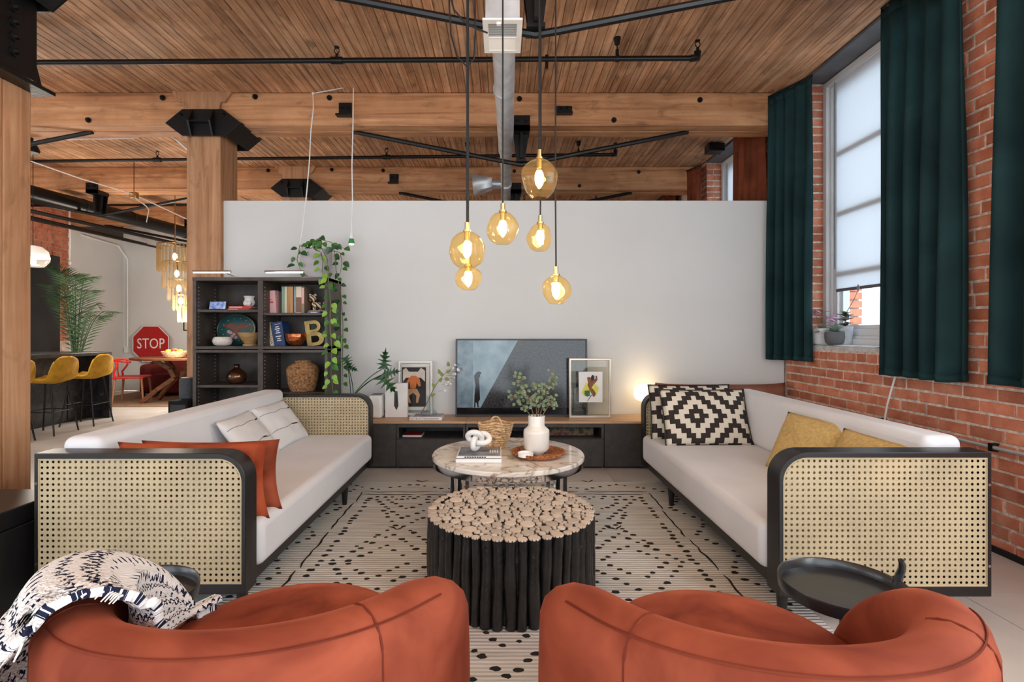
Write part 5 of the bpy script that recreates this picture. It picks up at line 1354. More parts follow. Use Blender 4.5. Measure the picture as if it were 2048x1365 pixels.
# plate, speckled bowl, wooden bowl
c = bp_(471, 661, BD+.12); TEALP = mat('teal_enamel', (16, 74, 76), .25, var=.1, coat=.3)
t = thing('oval_platter', 'dark teal oval platter with brown bird design standing on the shelf', 'plate', (c.x, BD+.12, zr1+.001))
ox = .18; oz = .143; zc = zr1+.003+oz; yy = BD+.14
R_ = Matrix.Translation((c.x, yy, zc)) @ Matrix.Rotation(math.radians(-8), 4, 'X')
def oval(k, n=48, sc=0): return [(ox*k*math.cos(2*math.pi*i/n)*(1+sc*math.cos(i*2*math.pi*10/n)), oz*k*math.sin(2*math.pi*i/n)*(1+sc*math.cos(i*2*math.pi*10/n))) for i in range(n)]
mb = MB(); mb.m = R_; mb.prism(oval(.98), 'xz', 0, .008); mb.build('dish', TEALP, t, smooth=False)
mb = MB(); mb.m = R_; mb.ring(oval(1.0), oval(.93), 'xz', -.012, .006); mb.build('rim', TEALP, t, bevel=.002)
mb = MB(); mb.m = R_; mb.ring(oval(.96, 60, .01), oval(.945, 60, .01), 'xz', -.0135, -.011); mb.build('gold_line', BRASS, t, smooth=False)
mb = MB(); mb.m = R_
for s in (-1, 1): mb.prism([(s*.0, .03), (s*.03, .048), (s*.06, .056), (s*.10, .046), (s*.145, .028), (s*.09, .022), (s*.05, .006), (s*.01, -.012)][::s], 'xz', -.003, 0)
mb.prism([(-.015, .02), (.015, .02), (.02, -.03), (0, -.05), (-.02, -.03)], 'xz', -.004, 0); mb.build('bird_motif', mat('brown_enamel', (120, 62, 36), .3, var=.3, scale=60), t, smooth=False)
mb = MB(); mb.m = R_
for (x, z) in ((-.05, -.03), (-.02, -.045), (-.035, -.065), (-.07, -.02), (.0, -.075)): mb.prism([(x+.016*math.cos(i), z+.016*math.sin(i)) for i in range(6)], 'xz', -.004, 0)
mb.build('flower_motif', mat('pink_enamel', (196, 150, 150), .35), t, smooth=False)
mb = MB(); mb.m = R_
for i in range(14):
    a = i*2*math.pi/14; mb.prism([(ox*.74*math.cos(a)+.0035*math.cos(k*1.2566), oz*.74*math.sin(a)+.0035*math.sin(k*1.2566)) for k in range(5)], 'xz', -.003, 0)
mb.build('star_dots', PAPER, t, smooth=False)
c = bp_(446, 691, BD-.01)
SPK = None
def speck():
    m, nt, b = new('speckled_terrazzo'); b.inputs['Roughness'].default_value = .5
    tc = nd(nt, 'ShaderNodeTexCoord'); v = nd(nt, 'ShaderNodeTexNoise'); v.inputs['Scale'].default_value = 95; v.inputs['Detail'].default_value = 2; L(nt, tc.outputs['Object'], v.inputs['Vector'])
    L(nt, ramp(nt, [(.30, (70, 58, 54)), (.36, (226, 219, 210)), (.66, (230, 224, 216)), (.70, (150, 112, 90))], v.outputs[0]), b.inputs['Base Color']); return m
t = thing('speckled_bowl', 'round speckled white bowl before the teal platter', 'bowl', (c.x, BD-.02, zr1+.001))
MB().lathe([(.05, 0), (.07, .012), (.082, .04), (.076, .066), (.062, .080), (.057, .078), (.066, .045), (.0001, .02)], (c.x, BD-.02, zr1+.001), 32).build('body', speck(), t, angle=60)
c = bp_(499, 690, BD); WB = wood('turned_wood', (150, 108, 66), (196, 156, 106), (214, 178, 130), 'x', across=30, rough=.4, stain=.1)
t = thing('wooden_bowl', 'tapered pale wooden footed bowl beside the speckled bowl', 'bowl', (c.x, BD, zr1+.001))
MB().lathe([(.062, 0), (.062, .012), (.048, .022), (.062, .04), (.10, .108), (.104, .118), (.098, .118), (.05, .04), (.0001, .03)], (c.x+.006, BD, zr1+.001), 36).build('body', WB, t, angle=40)
# right column, upper shelf: books standing
def upright(px0, px1, pytop, z, d, depth, cov, spine, lab, grp, lean=0):
    a = at(px0, pytop, d); b = at(px1, pytop, d); w_ = b.x-a.x; h = a.z-z
    t = thing('book', lab, 'book', ((a.x+b.x)/2, d, z), grp)
    R_ = Matrix.Translation((b.x if lean < 0 else a.x, d, z)) @ Matrix.Rotation(math.radians(lean), 4, 'Y') @ Matrix.Translation((-w_ if lean < 0 else 0, 0, 0))
    c = MB(); c.m = R_; e = .003
    c.box(0, e, 0, depth, .001, h).box(w_-e, w_, 0, depth, .001, h).box(0, w_, -.001, e, .001, h); c.build('cover', cov, t, bevel=.001)
    p = MB(); p.m = R_; p.box(e, w_-e, e, depth-.004, .004, h-.004); p.build('page_block', PAPER, t, smooth=False)
    if spine:
        q = MB(); q.m = R_
        for (x0, x1, z0, z1) in spine[1]: q.box(w_*x0, w_*x1, -.0022, -.0008, h*z0, h*z1)
        q.build('spine_print', spine[0], t, smooth=False)
    return t
PINK = mat('pink_cloth', (226, 176, 176), .6, var=.03); SAGE = mat('sage_cover', (132, 168, 146), .6, var=.05); CREAMC = mat('cream_cover', (220, 206, 182), .6, var=.04); TANW = wood('wood_print_cover', (150, 104, 66), (192, 146, 100), (206, 168, 126), 'z', across=40, stain=.05, rnd=0); BLUG = mat('blue_grey_cover', (146, 156, 166), .6); TAUPE = mat('taupe_cover', (150, 130, 112), .6); BROWNC = mat('brown_cover', (128, 94, 70), .6); NAVY = mat('navy_cover', (34, 62, 110), .5, var=.06)
G = 'books standing on the upper shelf'
z = SH_R1+.001
rowsp = [(.28, .62, .60, .63), (.2, .75, .52, .55), (.22, .8, .46, .49)]
upright(532, 553, 581, z, BD, .15, PINK, (RED, rowsp), 'pink book with red script on the upper shelf', G, -4)
upright(563.5, 569, 573.5, z, BD, .17, SAGE, None, 'sage green book, first of the standing group', G)
upright(569.3, 574, 573.5, z, BD, .17, CREAMC, None, 'cream book between the green one and the wood patterned one', G)
upright(574.3, 586, 573.5, z, BD, .17, TANW, None, 'thick tan book with wood grain spine', G)
upright(588, 592, 573.5, z, BD, .17, BLUG, None, 'slim blue grey book after the wood grained one', G)
upright(592.3, 603, 573.5, z, BD, .17, CREAMC, (BROWNC, [(.02, .98, .04, .6)]), 'cream book with brown lower block on its spine', G)
upright(603.3, 608.5, 573.5, z, BD, .17, TAUPE, (PINK, [(.05, .95, .36, .95)]), 'taupe and rose book at the end of the standing group', G)
p0 = bp_(614.5, 625); p1 = bp_(648, 625); LIL = mat('lilac_cover', (112, 112, 170), .5)
t = book(p0.x, p1.x-.04, BD, BD+.13, z, .016, LIL, lab='lilac book lying under the striped animal figurine', grp=None)
mb = MB(); mb.box(p0.x+.03, p0.x+.085, BD-.0008, BD, z+.004, z+.012); mb.build('spine_print', WHITEC, t, smooth=False)
t = book(p0.x+.006, p1.x, BD+.02, BD+.15, z+.0165, .012, TAUPE, lab='taupe booklet directly below the striped figurine', grp=None)
def stripemat():
    m, nt, b = new('striped_wood'); tc = nd(nt, 'ShaderNodeTexCoord'); wv = nd(nt, 'ShaderNodeTexWave', bands_direction='DIAGONAL'); wv.inputs['Scale'].default_value = 16; wv.inputs['Distortion'].default_value = 1.2
    L(nt, tc.outputs['Object'], wv.inputs['Vector']); L(nt, ramp(nt, [(.34, (62, 40, 32)), (.42, (228, 204, 168))], wv.outputs[0]), b.inputs['Base Color']); return m
STR = stripemat(); c = bp_(630, 618, BD+.03); z2 = z+.0295
t = thing('animal_figurine', 'small striped wooden animal figurine standing on two books', 'figurine', (c.x, BD+.06, z2))
mb = MB(); y = BD+.07
mb.tube([(c.x-.025, y, z2+.04), (c.x, y, z2+.052), (c.x+.04, y, z2+.05)], [.018, .024, .019], 12)
for dx, dy in ((-.02, -.012), (-.02, .014), (.038, -.012), (.038, .014)): mb.tube([(c.x+dx, y+dy, z2), (c.x+dx, y+dy, z2+.045)], [.009, .011], 8)
mb.tube([(c.x+.055, y, z2+.055), (c.x+.072, y, z2+.075), (c.x+.068, y, z2+.09)], .005, 6)
mb.tube([(c.x-.028, y, z2+.045), (c.x-.03, y, z2+.085)], [.015, .012], 10); mb.build('body', STR, t)
h = MB(); h.ell((c.x-.033, y-.006, z2+.108), (.036, .026, .032)); h.build('head', STR, t)
for dx in (-.056, -.010): MB().ell((c.x+dx, y-.002, z2+.138), (.011, .007, .011)).build('ear', CREAMC, t)
MB().ell((c.x-.036, y-.03, z2+.10), (.009, .008, .008)).build('nose', RED, t)
# lower row right: leaning books, copper bowl, letter
G = 'leaning books on the middle shelf'; z = zr1+.001
upright(541, 549, 640, z, BD, .16, CREAMC, (INK, [(.3, .45, .1+.07*i, .14+.07*i) for i in range(11)]+[(.6, .72, .12+.07*i, .15+.07*i) for i in range(11)]), 'cream book with dark lettering leaning at the divider', G, -11)
t = upright(549.5, 571, 642, z, BD-.02, .15, NAVY, (WHITEC, [(.30, .85, .90, .915)]+[(.5-w_, .5+w_, zz, zz+.035) for zz, w_ in ((.78, .16), (.70, .24), (.62, .14), (.54, .22), (.40, .26), (.31, .14), (.23, .20))]), 'navy blue book with white lettering leaning on the cream one', G, -9)
c = bp_(592, 691); COP = mat('hammered_copper', (190, 110, 70), .3, .85, var=.25, scale=30)
t = thing('copper_bowl', 'faceted copper bowl between the navy book and the brass letter', 'bowl', (c.x, BD, z))
def facet(p):
    return p+Vector((p.x, p.y, 0)).normalized()*(.0035*noise.noise(p*55)) if p.length > .01 else p
MB().lathe([(.035, 0), (.058, .012), (.082, .045), (.092, .08), (.094, .106), (.090, .106), (.078, .05), (.0001, .02)], (c.x, BD, z), 16, facet).build('body', COP, t, smooth=False)
c = bp_(628, 666); BRZ = mat('aged_brass', (128, 106, 62), .35, .75, var=.2, scale=12)
t = thing('letter_ornament', 'large aged brass letter B leaning on the middle shelf', 'ornament', (c.x, BD+.02, z))
R_ = Matrix.Translation((c.x-.004, BD+.02, z+.115)) @ Matrix.Rotation(math.radians(-8), 4, 'Y')
def bout(k):
    o = [(-.072, -.115), (.02, -.115)]
    for i in range(9): a = -math.pi/2+math.pi*i/8; o.append((.022+.062*math.cos(a), -.055+.060*math.sin(a)))
    for i in range(1, 9): a = -math.pi/2+math.pi*i/8; o.append((.018+.050*math.cos(a), .058+.053*math.sin(a)))
    o += [(.01, .112), (-.072, .112)]; return o
bm = bmesh.new()
def loop(pts): 
    vs = [bm.verts.new((x, 0, z_)) for x, z_ in pts]; return [bm.edges.new((vs[i], vs[(i+1) % len(vs)])) for i in range(len(vs))]
es = loop(bout(1))
def hole(z0, z1, xr): 
    p = [(-.03, z0), (.01, z0)]
    for i in range(1, 8): a = -math.pi/2+math.pi*i/8; p.append((.012+xr*math.cos(a), (z0+z1)/2+(z1-z0)/2*math.sin(a)))
    return p+[(.01, z1), (-.03, z1)]
es += loop(hole(-.085, -.026, .030)); es += loop(hole(.03, .083, .026))
bmesh.ops.triangle_fill(bm, edges=es, use_beauty=True)
bm.verts.ensure_lookup_table()
mb = MB(); mb.m = R_; mb.add([tuple(v.co) for v in bm.verts], [tuple(v.index for v in f.verts) for f in bm.faces]); bm.free()
o = mb.build('letter', BRZ, t, smooth=False, solid=.03)
# lower shelves: bronze vase, woven jar
c = bp_(471.5, 767); BRON = mat('bronze_glaze', (84, 52, 34), .14, .6, var=.35, scale=9, coat=.5)
t = thing('bronze_vase', 'round glossy bronze vase with narrow neck on the lower shelf', 'vase', (c.x, BD+.02, SH_L2+.001))
MB().lathe([(.05, 0), (.075, .018), (.088, .055), (.078, .095), (.045, .125), (.024, .14), (.021, .158), (.03, .172), (.026, .172), (.015, .15), (.0001, .145)], (c.x, BD+.02, SH_L2+.001), 36).build('body', BRON, t, angle=60)
c = bp_(606, 785); SEAG = mat('seagrass', (142, 104, 68), .8, var=.4, scale=60, bump=1, bscale=100)
t = thing('woven_jar', 'large coiled seagrass jar with narrow mouth on the lower shelf', 'basket', (c.x, BD+.0, SH_R2+.001))
pr = [(.095, 0), (.11, .03), (.117, .06), (.123, .09), (.127, .12), (.131, .15), (.134, .18), (.118, .215), (.075, .235), (.052, .245), (.06, .258)]
mb = MB()
for k in range(32):
    s = k/31*(len(pr)-1); i = min(len(pr)-2, int(s)); f = s-i; r = pr[i][0]*(1-f)+pr[i+1][0]*f; zz = pr[i][1]*(1-f)+pr[i+1][1]*f
    mb.tube([(c.x+(r+.0025*math.sin(a*1.9+k))*math.cos(a*math.pi/18), BD+(r+.0025*math.sin(a*1.9+k))*math.sin(a*math.pi/18), SH_R2+.008+zz+.002*math.sin(a*2.3+k)) for a in range(36)], .0078, 6, closed=True)
mb.build('coiled_body', SEAG, t); MB().cyl((c.x, BD, SH_R2+.001), (c.x, BD, SH_R2+.012), .09, .095, 24).build('base', SEAG, t)
# picture lights on top
for (x0, x1, px, lab) in ((385, 462, 440, 'slim lit picture light over the first bay of the bookshelf'), (530, 608, 595, 'slim lit picture light over the second bay beside the plant pot')):
    a = at(x0, 543.5, 4.4); b_ = at(x1, 543.5, 4.4); pp = at(px, 543, 4.4)
    t = thing('picture_light', lab, 'lamp', (pp.x, 4.5, zt_ := bz(555)), 'picture lights on the bookshelf')
    MB().cyl((a.x, 4.4, a.z), (b_.x, 4.4, a.z), .010, .010, 10).build('housing', CHROME, t)
    rbox(a.x+.01, b_.x-.01, 4.391, 4.403, a.z-.013, a.z-.007).build('tube', emit('led_white', (255, 238, 214), 9), t)
    MB().tube([(pp.x, 4.4, a.z), (pp.x, 4.5, a.z-.002), (pp.x, 4.62, zt_+.02), (pp.x, 4.66, zt_+.004)], .005, 6).build('arm', CHROME, t)
    rbox(pp.x-.04, pp.x+.04, 4.6, 4.68, zt_+.0005, zt_+.012).build('foot', CHROME, t, bevel=.002)
# ---- trailing plant on the shelf
zt = bz(555); a = at(602, 498, 4.68); b_ = at(650, 554, 4.68)
t = thing('planter_pot', 'lilac grey square planter on top of the bookshelf', 'planter', ((a.x+b_.x)/2, 4.75, zt))
LILG = mat('lilac_grey_ceramic', (178, 172, 176), .5, var=.02)
x0, x1 = a.x, b_.x; y0, y1 = 4.66, 4.88; zz = a.z
MB().add([(x0+.015, y0+.01, zt+.001), (x1-.015, y0+.01, zt+.001), (x1-.015, y1-.01, zt+.001), (x0+.015, y1-.01, zt+.001), (x0, y0, zz), (x1, y0, zz), (x1, y1, zz), (x0, y1, zz)], [(0, 3, 2, 1), (0, 1, 5, 4), (1, 2, 6, 5), (2, 3, 7, 6), (3, 0, 4, 7)]).build('pot', LILG, t, solid=.008, bevel=.004)
rbox(x0+.012, x1-.012, y0+.012, y1-.012, zz-.03, zz-.02).build('soil', SOIL, t)
MB().ell((x0+.05, y0-.003, zz-.03), (.012, .004, .012)).build('white_dot', MATTEW, t)
pot_top = (x0, x1, y0, y1, zz)
def vine(t, pts, nleaf, size, rnd, metas, start=0.05, spread=1.0):
    P = [Vector(p) for p in pts]; seg = [(P[i+1]-P[i]).length for i in range(len(P)-1)]; tot = sum(seg)
    MB().tube(P, [.0035]*(len(P)-1)+[.0015], 5).build('stem', STEM, t)
    for k in range(nleaf):
        s = (start+(1-start)*(k+.5*rnd.random())/nleaf)*tot; i = 0
        while i < len(seg)-1 and s > seg[i]: s -= seg[i]; i += 1
        p = P[i].lerp(P[i+1], min(1, s/seg[i])); side = 1 if k % 2 else -1
        d_ = Vector((side*rnd.uniform(.4, 1), rnd.uniform(-.8, -.1), rnd.uniform(-.9, .2)))*spread
        q = p+d_.normalized()*rnd.uniform(.02, .045)
        o = leaf(rnd.choice(metas), t, q, d_+Vector((0, 0, -.5)), (rnd.uniform(-.3, .3), -1, .45), size*rnd.uniform(.75, 1.2), .82)
t = thing('trailing_pothos', 'green trailing pothos spilling from the planter down the bookshelf side', 'plant', ((x0+x1)/2, 4.75, zz))
rnd = random.Random(21)
def pt(x, y, d): return at(x, y, d)
vine(t, [pt(630, 505, 4.7), pt(640, 490, 4.62), pt(655, 520, 4.56), pt(657, 560, 4.53), pt(661, 600, 4.52), pt(660, 650, 4.52), pt(664, 700, 4.52), pt(662, 750, 4.53), pt(668, 800, 4.56)], 30, .062, rnd, [LF1, LF2, LF2], .3)
vine(t, [pt(640, 503, 4.75), pt(668, 495, 4.75), pt(672, 540, 4.74), pt(682, 590, 4.76), pt(686, 650, 4.80), pt(685, 720, 4.82), pt(686, 770, 4.82)], 26, .055, rnd, [LF1, LF3, LF1], .25)
vine(t, [pt(610, 503, 4.7), pt(600, 490, 4.65), pt(594, 520, 4.63), pt(602, 545, 4.64)], 8, .062, rnd, [LF1, LF3])
vine(t, [pt(620, 503, 4.7), pt(634, 478, 4.65), pt(660, 484, 4.62), pt(690, 498, 4.6)], 12, .07, rnd, [LF1, LF3])
vine(t, [pt(640, 500, 4.68), pt(646, 520, 4.6), pt(644, 545, 4.58), pt(650, 560, 4.56)], 7, .058, rnd, [LF1, LF2, LF3], .1)
vine(t, [pt(625, 503, 4.74), pt(632, 482, 4.74), pt(640, 474, 4.74)], 8, .07, rnd, [LF1, LF3])
vine(t, [pt(650, 500, 4.78), pt(680, 505, 4.8), pt(684, 525, 4.8), pt(680, 550, 4.8)], 9, .06, rnd, [LF1, LF3])
# ---- philodendron with lobed leaves on the worktop
c = at(705, 790, 4.8)
t = thing('white_planter', 'white faceted planter on the worktop behind the cane arm', 'planter', (c.x, 4.8, KZ))
MB().lathe([(.07, 0), (.095, .03), (.105, .17), (.098, .19), (.09, .185), (.085, .13), (.0001, .125)], (c.x, 4.8, KZ+.001), 8).build('pot', MATTEW, t, smooth=False)
MB().cyl((c.x, 4.8, KZ+.155), (c.x, 4.8, KZ+.165), .086, .086, 8).build('soil', SOIL, t)
pz = KZ+.166
def lobed(nm, m, nl=5):
    pts = []
    side = []
    for i in range(nl):
        f = i/(nl-1); y = .06+.62*f; ln = .50*(1-.45*abs(f-.3)/.7); an = math.radians(-25+75*f)
        side.append(((.11*(1-f*.5)), y-.045)); tipx = ln*math.cos(an); side.append((tipx, y+ln*math.sin(an)*.9)); side.append((.11*(1-f*.6)+.03, y+.075))
    vs = [(0, 0, 0)]; ys = []
    vr = [(x, y, .08*x-.3*x*x-.12*y*y) for x, y in side]; vl = [(-x, y, z) for x, y, z in vr]; mid = [(0, max(0, y-.02), -.12*y*y) for x, y in side]
    tip = (0, 1.12, -.16); vs = vr+vl+mid+[tip]; n = len(vr); fs = []
    for i in range(n-1):
        fs += [(i, i+1, 2*n+i+1, 2*n+i), (n+i, 2*n+i, 2*n+i+1, n+i+1)]
    fs += [(n-1, 3*n, 3*n-1), (2*n-1, 3*n-1, 3*n)]
    return meshdata(MB().add(vs, fs), nm, m, angle=180)
LOB = lobed('leaf', LEAFD)
t = thing('philodendron', 'dark green plant with lobed leaves arching from the white planter', 'plant', (c.x, 4.8, pz))
for (tx, ty, td, dx, dz, s, up) in ((768, 737, 4.66, .1, 1, .17, (-.1, -1, .2)), (762, 752, 4.62, .75, -.75, .20, (.2, -1, .3)), (690, 715, 4.72, .3, -.5, .13, (0, -1, .5)), (694, 732, 4.70, .8, -.3, .11, (0, -1, .6)), (770, 748, 4.63, .9, .2, .14, (0, -1, .3))):
    e = at(tx, ty, td); b0 = Vector((c.x+random.uniform(-.02, .02), 4.8, pz)); mid = Vector(((b0.x+e.x)/2-.02*(1 if e.x > c.x else -1), (b0.y+e.y)/2, max(b0.z, e.z)*.5+b0.z*.5+.06))
    MB().tube([b0*(1-s_)**2+mid*2*s_*(1-s_)+e*s_*s_ for s_ in [i/10 for i in range(11)]], [.004]*10+[.003], 6).build('stem', LEAFD, t)
    leaf(LOB, t, e, (dx, -.25, dz), up, s)
for k in range(3):
    MB().tube([(c.x+.04, 4.79, pz), (c.x+.04+.015*k, 4.77, pz+.07), (c.x+.03+.03*k, 4.75, pz+.10-.02*k)], [.003, .0025, .001], 5).build('shoot', LEAF2, t)
# ---- black cabinet and speaker beside the bookshelf, dark bench behind the sofa
MATTEBLACK = mat('matte_black_paint', (26, 26, 27), .85, var=.1, spec=.15)
t = thing('side_cabinet', 'low black cabinet between the timber pillar and the white sofa', 'cabinet', (-2.86, 4.6, 0))
a = at(336, 803, 4.5); rbox(a.x, -2.70, 4.5, 4.9, .03, a.z).build('body', MATTEBLACK, t, bevel=.004)
rbox(a.x+.02, -2.72, 4.498, 4.5, .05, a.z-.03).build('door', BLACKWOOD, t, bevel=.002); rbox(a.x+.02, -2.72, 4.52, 4.88, 0, .03).build('plinth', RUBBER, t)
c = at(371, 801, 4.62); sz = a.z+.001
t = thing('round_speaker', 'dark grey fabric cylinder speaker on the low black cabinet', 'speaker', (c.x, 4.66, sz))
MB().lathe([(.062, .006), (.07, .012), (.07, .175), (.064, .186), (.0001, .188)], (c.x, 4.66, sz), 32).build('fabric_body', mat('charcoal_fabric', (66, 70, 76), .9, var=.1, scale=60, bump=.4, bscale=300), t, angle=50)
MB().cyl((c.x, 4.66, sz), (c.x, 4.66, sz+.008), .055, .055, 24).build('foot', RUBBER, t); MB().cyl((c.x, 4.66, sz+.187), (c.x, 4.66, sz+.190), .055, .055, 24).build('top_plate', TAUPE, t)
t = thing('bench', 'low black bench at the foot of the near timber pillar', 'bench', (-2.3, 2.2, 0))
rbox(-2.62, -2.0, 1.5, 2.42, .40, .478).build('seat', BLACKWOOD, t, bevel=.006); 
for x in (-2.6, -2.03): rbox(x, x+.04, 1.52, 2.40, 0, .40).build('leg_panel', BLACKWOOD, t, bevel=.003)
rbox(-2.56, -2.03, 1.95, 1.97, .02, .4).build('stretcher', BLACKWOOD, t)
# ---- potted plants on the sill
def sillpot(name, c, prof, m, lab):
    t = thing(name, lab, 'planter', c); MB().lathe(prof, c, 28).build('pot', m, t, angle=50); r = prof[-2][0]
    MB().cyl((c[0], c[1], c[2]+prof[-2][1]), (c[0], c[1], c[2]+prof[-2][1]+.004), r*.98, r*.98, 20).build('soil', SOIL, t); return t
SZ = SILL+.013
sillpot('sill_pot', (2.765, 4.58, SZ), [(.048, 0), (.052, .004), (.072, .135), (.066, .135), (.062, .115), (.0001, .115)], MATTEW, 'white tapered pot with pink leaved plant on the window sill')
sillpot('sill_pot', (2.765, 4.37, SZ), [(.05, 0), (.068, .015), (.076, .06), (.074, .105), (.066, .108), (.062, .095), (.0001, .095)], GREYPAINT, 'dark grey round pot with succulent on the window sill')
sillpot('sill_pot', (2.845, 4.36, SZ), [(.045, 0), (.05, .01), (.058, .15), (.053, .15), (.05, .13), (.0001, .13)], mat('pale_blue_ceramic', (190, 198, 206), .5), 'pale pot with leafy plant close to the window glass')
PINKL = leafmesh('leaf', mat('pink_leaf', (206, 160, 186), .5, var=.2)); SUC = leafmesh('leaf', mat('succulent_leaf', (150, 172, 156), .5, var=.15))
rnd = random.Random(6)
t = thing('pink_plant', 'pink leaved trailing plant in the white tapered pot', 'plant', (2.765, 4.58, SZ+.12))
for k in range(9):
    a = k*.75+.3; r = rnd.uniform(.08, .16); b0 = Vector((2.765, 4.58, SZ+.118)); e = b0+Vector((math.cos(a)*r*.7, math.sin(a)*r*.8-.05, rnd.uniform(-.04, .15))); e.x = max(e.x, 2.72); e.y = min(e.y, 4.58)
    MB().tube([b0, b0.lerp(e, .5)+Vector((0, 0, .04)), e], .0022, 5).build('stem', STEM, t)
    for q in range(3): leaf(PINKL if rnd.random() < .65 else SUC, t, b0.lerp(e, .7+.15*q)+Vector((0, 0, .02-.01*q)), (math.cos(a+rnd.uniform(-1, 1)), -.4, rnd.uniform(-.3, .6)), (0, -.6, 1), rnd.uniform(.05, .075), .6)
t = thing('succulent_plant', 'pale green rosette succulent in the dark grey pot', 'plant', (2.765, 4.37, SZ+.1))
for k in range(18):
    a = k*2.4; f = k/18; leaf(SUC, t, (2.765, 4.37, SZ+.10+.03*(1-f)), (math.cos(a), math.sin(a), 1.4-1.5*f), (0, 0, 1), .06+.045*f, .55)
t = thing('leafy_plant', 'dark leafy plant with one long bud stalk by the glass', 'plant', (2.845, 4.36, SZ+.13))
for k in range(22):
    a = k*2.4; z = .02+.11*rnd.random(); p = Vector((2.845, 4.36, SZ+.13+z)); leaf(LF3 if k % 4 else PINKL, t, p, (math.cos(a)-.3, math.sin(a)-.3, .4), (0, 0, 1), .075, .7)
MB().tube([(2.845, 4.36, SZ+.13), (2.84, 4.33, SZ+.27), (2.84, 4.24, SZ+.37), (2.845, 4.2, SZ+.44)], [.003, .003, .0025, .002], 6).build('stalk', STEM, t)
MB().lathe([(.002, 0), (.012, .02), (.008, .04), (.0001, .06)], (2.845, 4.2, SZ+.43), 8).build('bud', mat('mauve_bud', (140, 116, 130), .6), t)
# ================================================================ KITCHEN AND DINING CORNER
def granite():
    m, nt, b = new('black_granite'); b.inputs['Roughness'].default_value = .25
    tc = nd(nt, 'ShaderNodeTexCoord'); n = nd(nt, 'ShaderNodeTexNoise'); n.inputs['Scale'].default_value = 9; n.inputs['Detail'].default_value = 10; n.inputs['Roughness'].default_value = .8; L(nt, tc.outputs['Object'], n.inputs['Vector'])
    L(nt, ramp(nt, [(.35, (22, 22, 23)), (.6, (52, 52, 54)), (.8, (140, 140, 142))], n.outputs[0]), b.inputs['Base Color']); return m
GRAN = granite()
t = thing('kitchen_island', 'black granite kitchen island with waterfall end behind the stools', 'island', (-6.0, 6.8, 0))
rbox(-6.55, -5.52, 5.2, 7.42, .885, .93).build('countertop', GRAN, t, bevel=.004)
rbox(-6.55, -5.52, 7.37, 7.42, 0, .885).build('waterfall_end', GRAN, t)
rbox(-6.5, -5.80, 5.3, 7.37, .0, .885).build('body', GRAN, t)
rbox(-5.80, -5.79, 7.0, 7.37, .02, .88).build('end_panel', GRAN, t)
t = thing('tall_cabinet', 'tall black kitchen cabinet against the red brick wall', 'cabinet', (-7.5, 8.3, 0))
rbox(-7.79, -7.3, 7.4, 8.65, .06, 2.45).build('carcass', STEEL, t, bevel=.004)
for a, b in ((7.41, 8.02), (8.03, 8.64)): 
    o = rbox(-7.3, -7.28, a, b, .07, 2.44).build('door', BLACKWOOD, t, bevel=.003); rbox(-7.28, -7.255, (b-.05 if a < 8 else a+.03), (b-.03 if a < 8 else a+.05), 1.0, 1.5).build('handle', STEEL, o)
rbox(-7.75, -7.34, 7.42, 8.63, 0, .06).build('plinth', RUBBER, t)
# stools
YV = velvet('yellow_velvet', (176, 128, 30), (214, 168, 62), 7, .3)
def stool():
    t = thing('bar_stool', '', 'stool', (0, 0, 0), 'yellow bar stools at the island')
    pr = [(-.21, .615), (-.19, .628), (-.05, .612), (.08, .61), (.16, .635), (.20, .69), (.225, .77), (.24, .86), (.245, .90)]
    def fn(u, v):
        s = v*(len(pr)-1); i = min(len(pr)-2, int(s)); f = s-i
        x = pr[i][0]*(1-f)+pr[i+1][0]*f; z = pr[i][1]*(1-f)+pr[i+1][1]*f; a = 2*u-1
        w = .225*(1-.3*max(0, .15-v)/.15*max(0, .15-v)/.15)*math.sqrt(max(.02, 1-max(0, (v-.55)/.46)**3.0))
        cup = a*a; q = max(0, min(1, (v-.35)/.4)); q = q*q*(3-2*q)
        return (x-.05*cup*q, a*w, z+.03*cup*(1-q))
    MB().grid(fn, 21, 33).build('seat_shell', YV, t, solid=.035, sub=0, angle=180)
    for sx in (-1, 1):
        for sy in (-1, 1): MB().tube([(sx*.12+.0, sy*.13, .60), (sx*.20, sy*.20, .0)], .009, 8).build('leg', STEEL, t)
    k = .27; e = .165
    MB().tube([(e, e, k), (-e, e, k), (-e, -e, k), (e, -e, k)], .006, 6, closed=True).build('foot_rail', STEEL, t)
    return t
s0 = stool()
L_ = ['yellow velvet bar stool nearest the end of the granite island', 'yellow velvet bar stool in the middle of the row', 'yellow velvet bar stool half hidden by the near pillar']
for i, (x, y, r) in enumerate(((-5.42, 6.85, .12), (-5.38, 6.22, .1), (-5.36, 5.60, .08))):
    place(s0 if i == 0 else copy_tree(s0), (x, y, 0), r, L_[i])
# glass dome pendant over the island
c = at(66, 516, 6.6)
t = thing('dome_pendant', 'clear and white glass dome pendant over the kitchen island', 'pendant lamp', c)
R = .17
MB().lathe([(.02, .155), (.09, .14), (.15, .085), (R, .0)], c, 28).build('white_dome', emit('opal_white', (250, 242, 230), .45), t, angle=180)
mb = MB(); mb.open = True; mb.lathe([(R, 0), (.165, -.04), (.13, -.09), (.11, -.11)], c, 28); mb.build('glass_rim', glass('clear_rim_glass', (230, 228, 224), .15), t, angle=180)
MB().ell((c.x, c.y, c.z-.05), (.035, .035, .04)).build('bulb', emit('kitchen_bulb', (255, 236, 206), 6), t); MB().cyl((c.x, c.y, c.z+.15), (c.x, c.y, CEIL), .004, .004, 6).build('cord', CORD, t); MB().cyl((c.x, c.y, c.z+.15), (c.x, c.y, c.z+.2), .02, .015, 12).build('socket', CHROME, t)
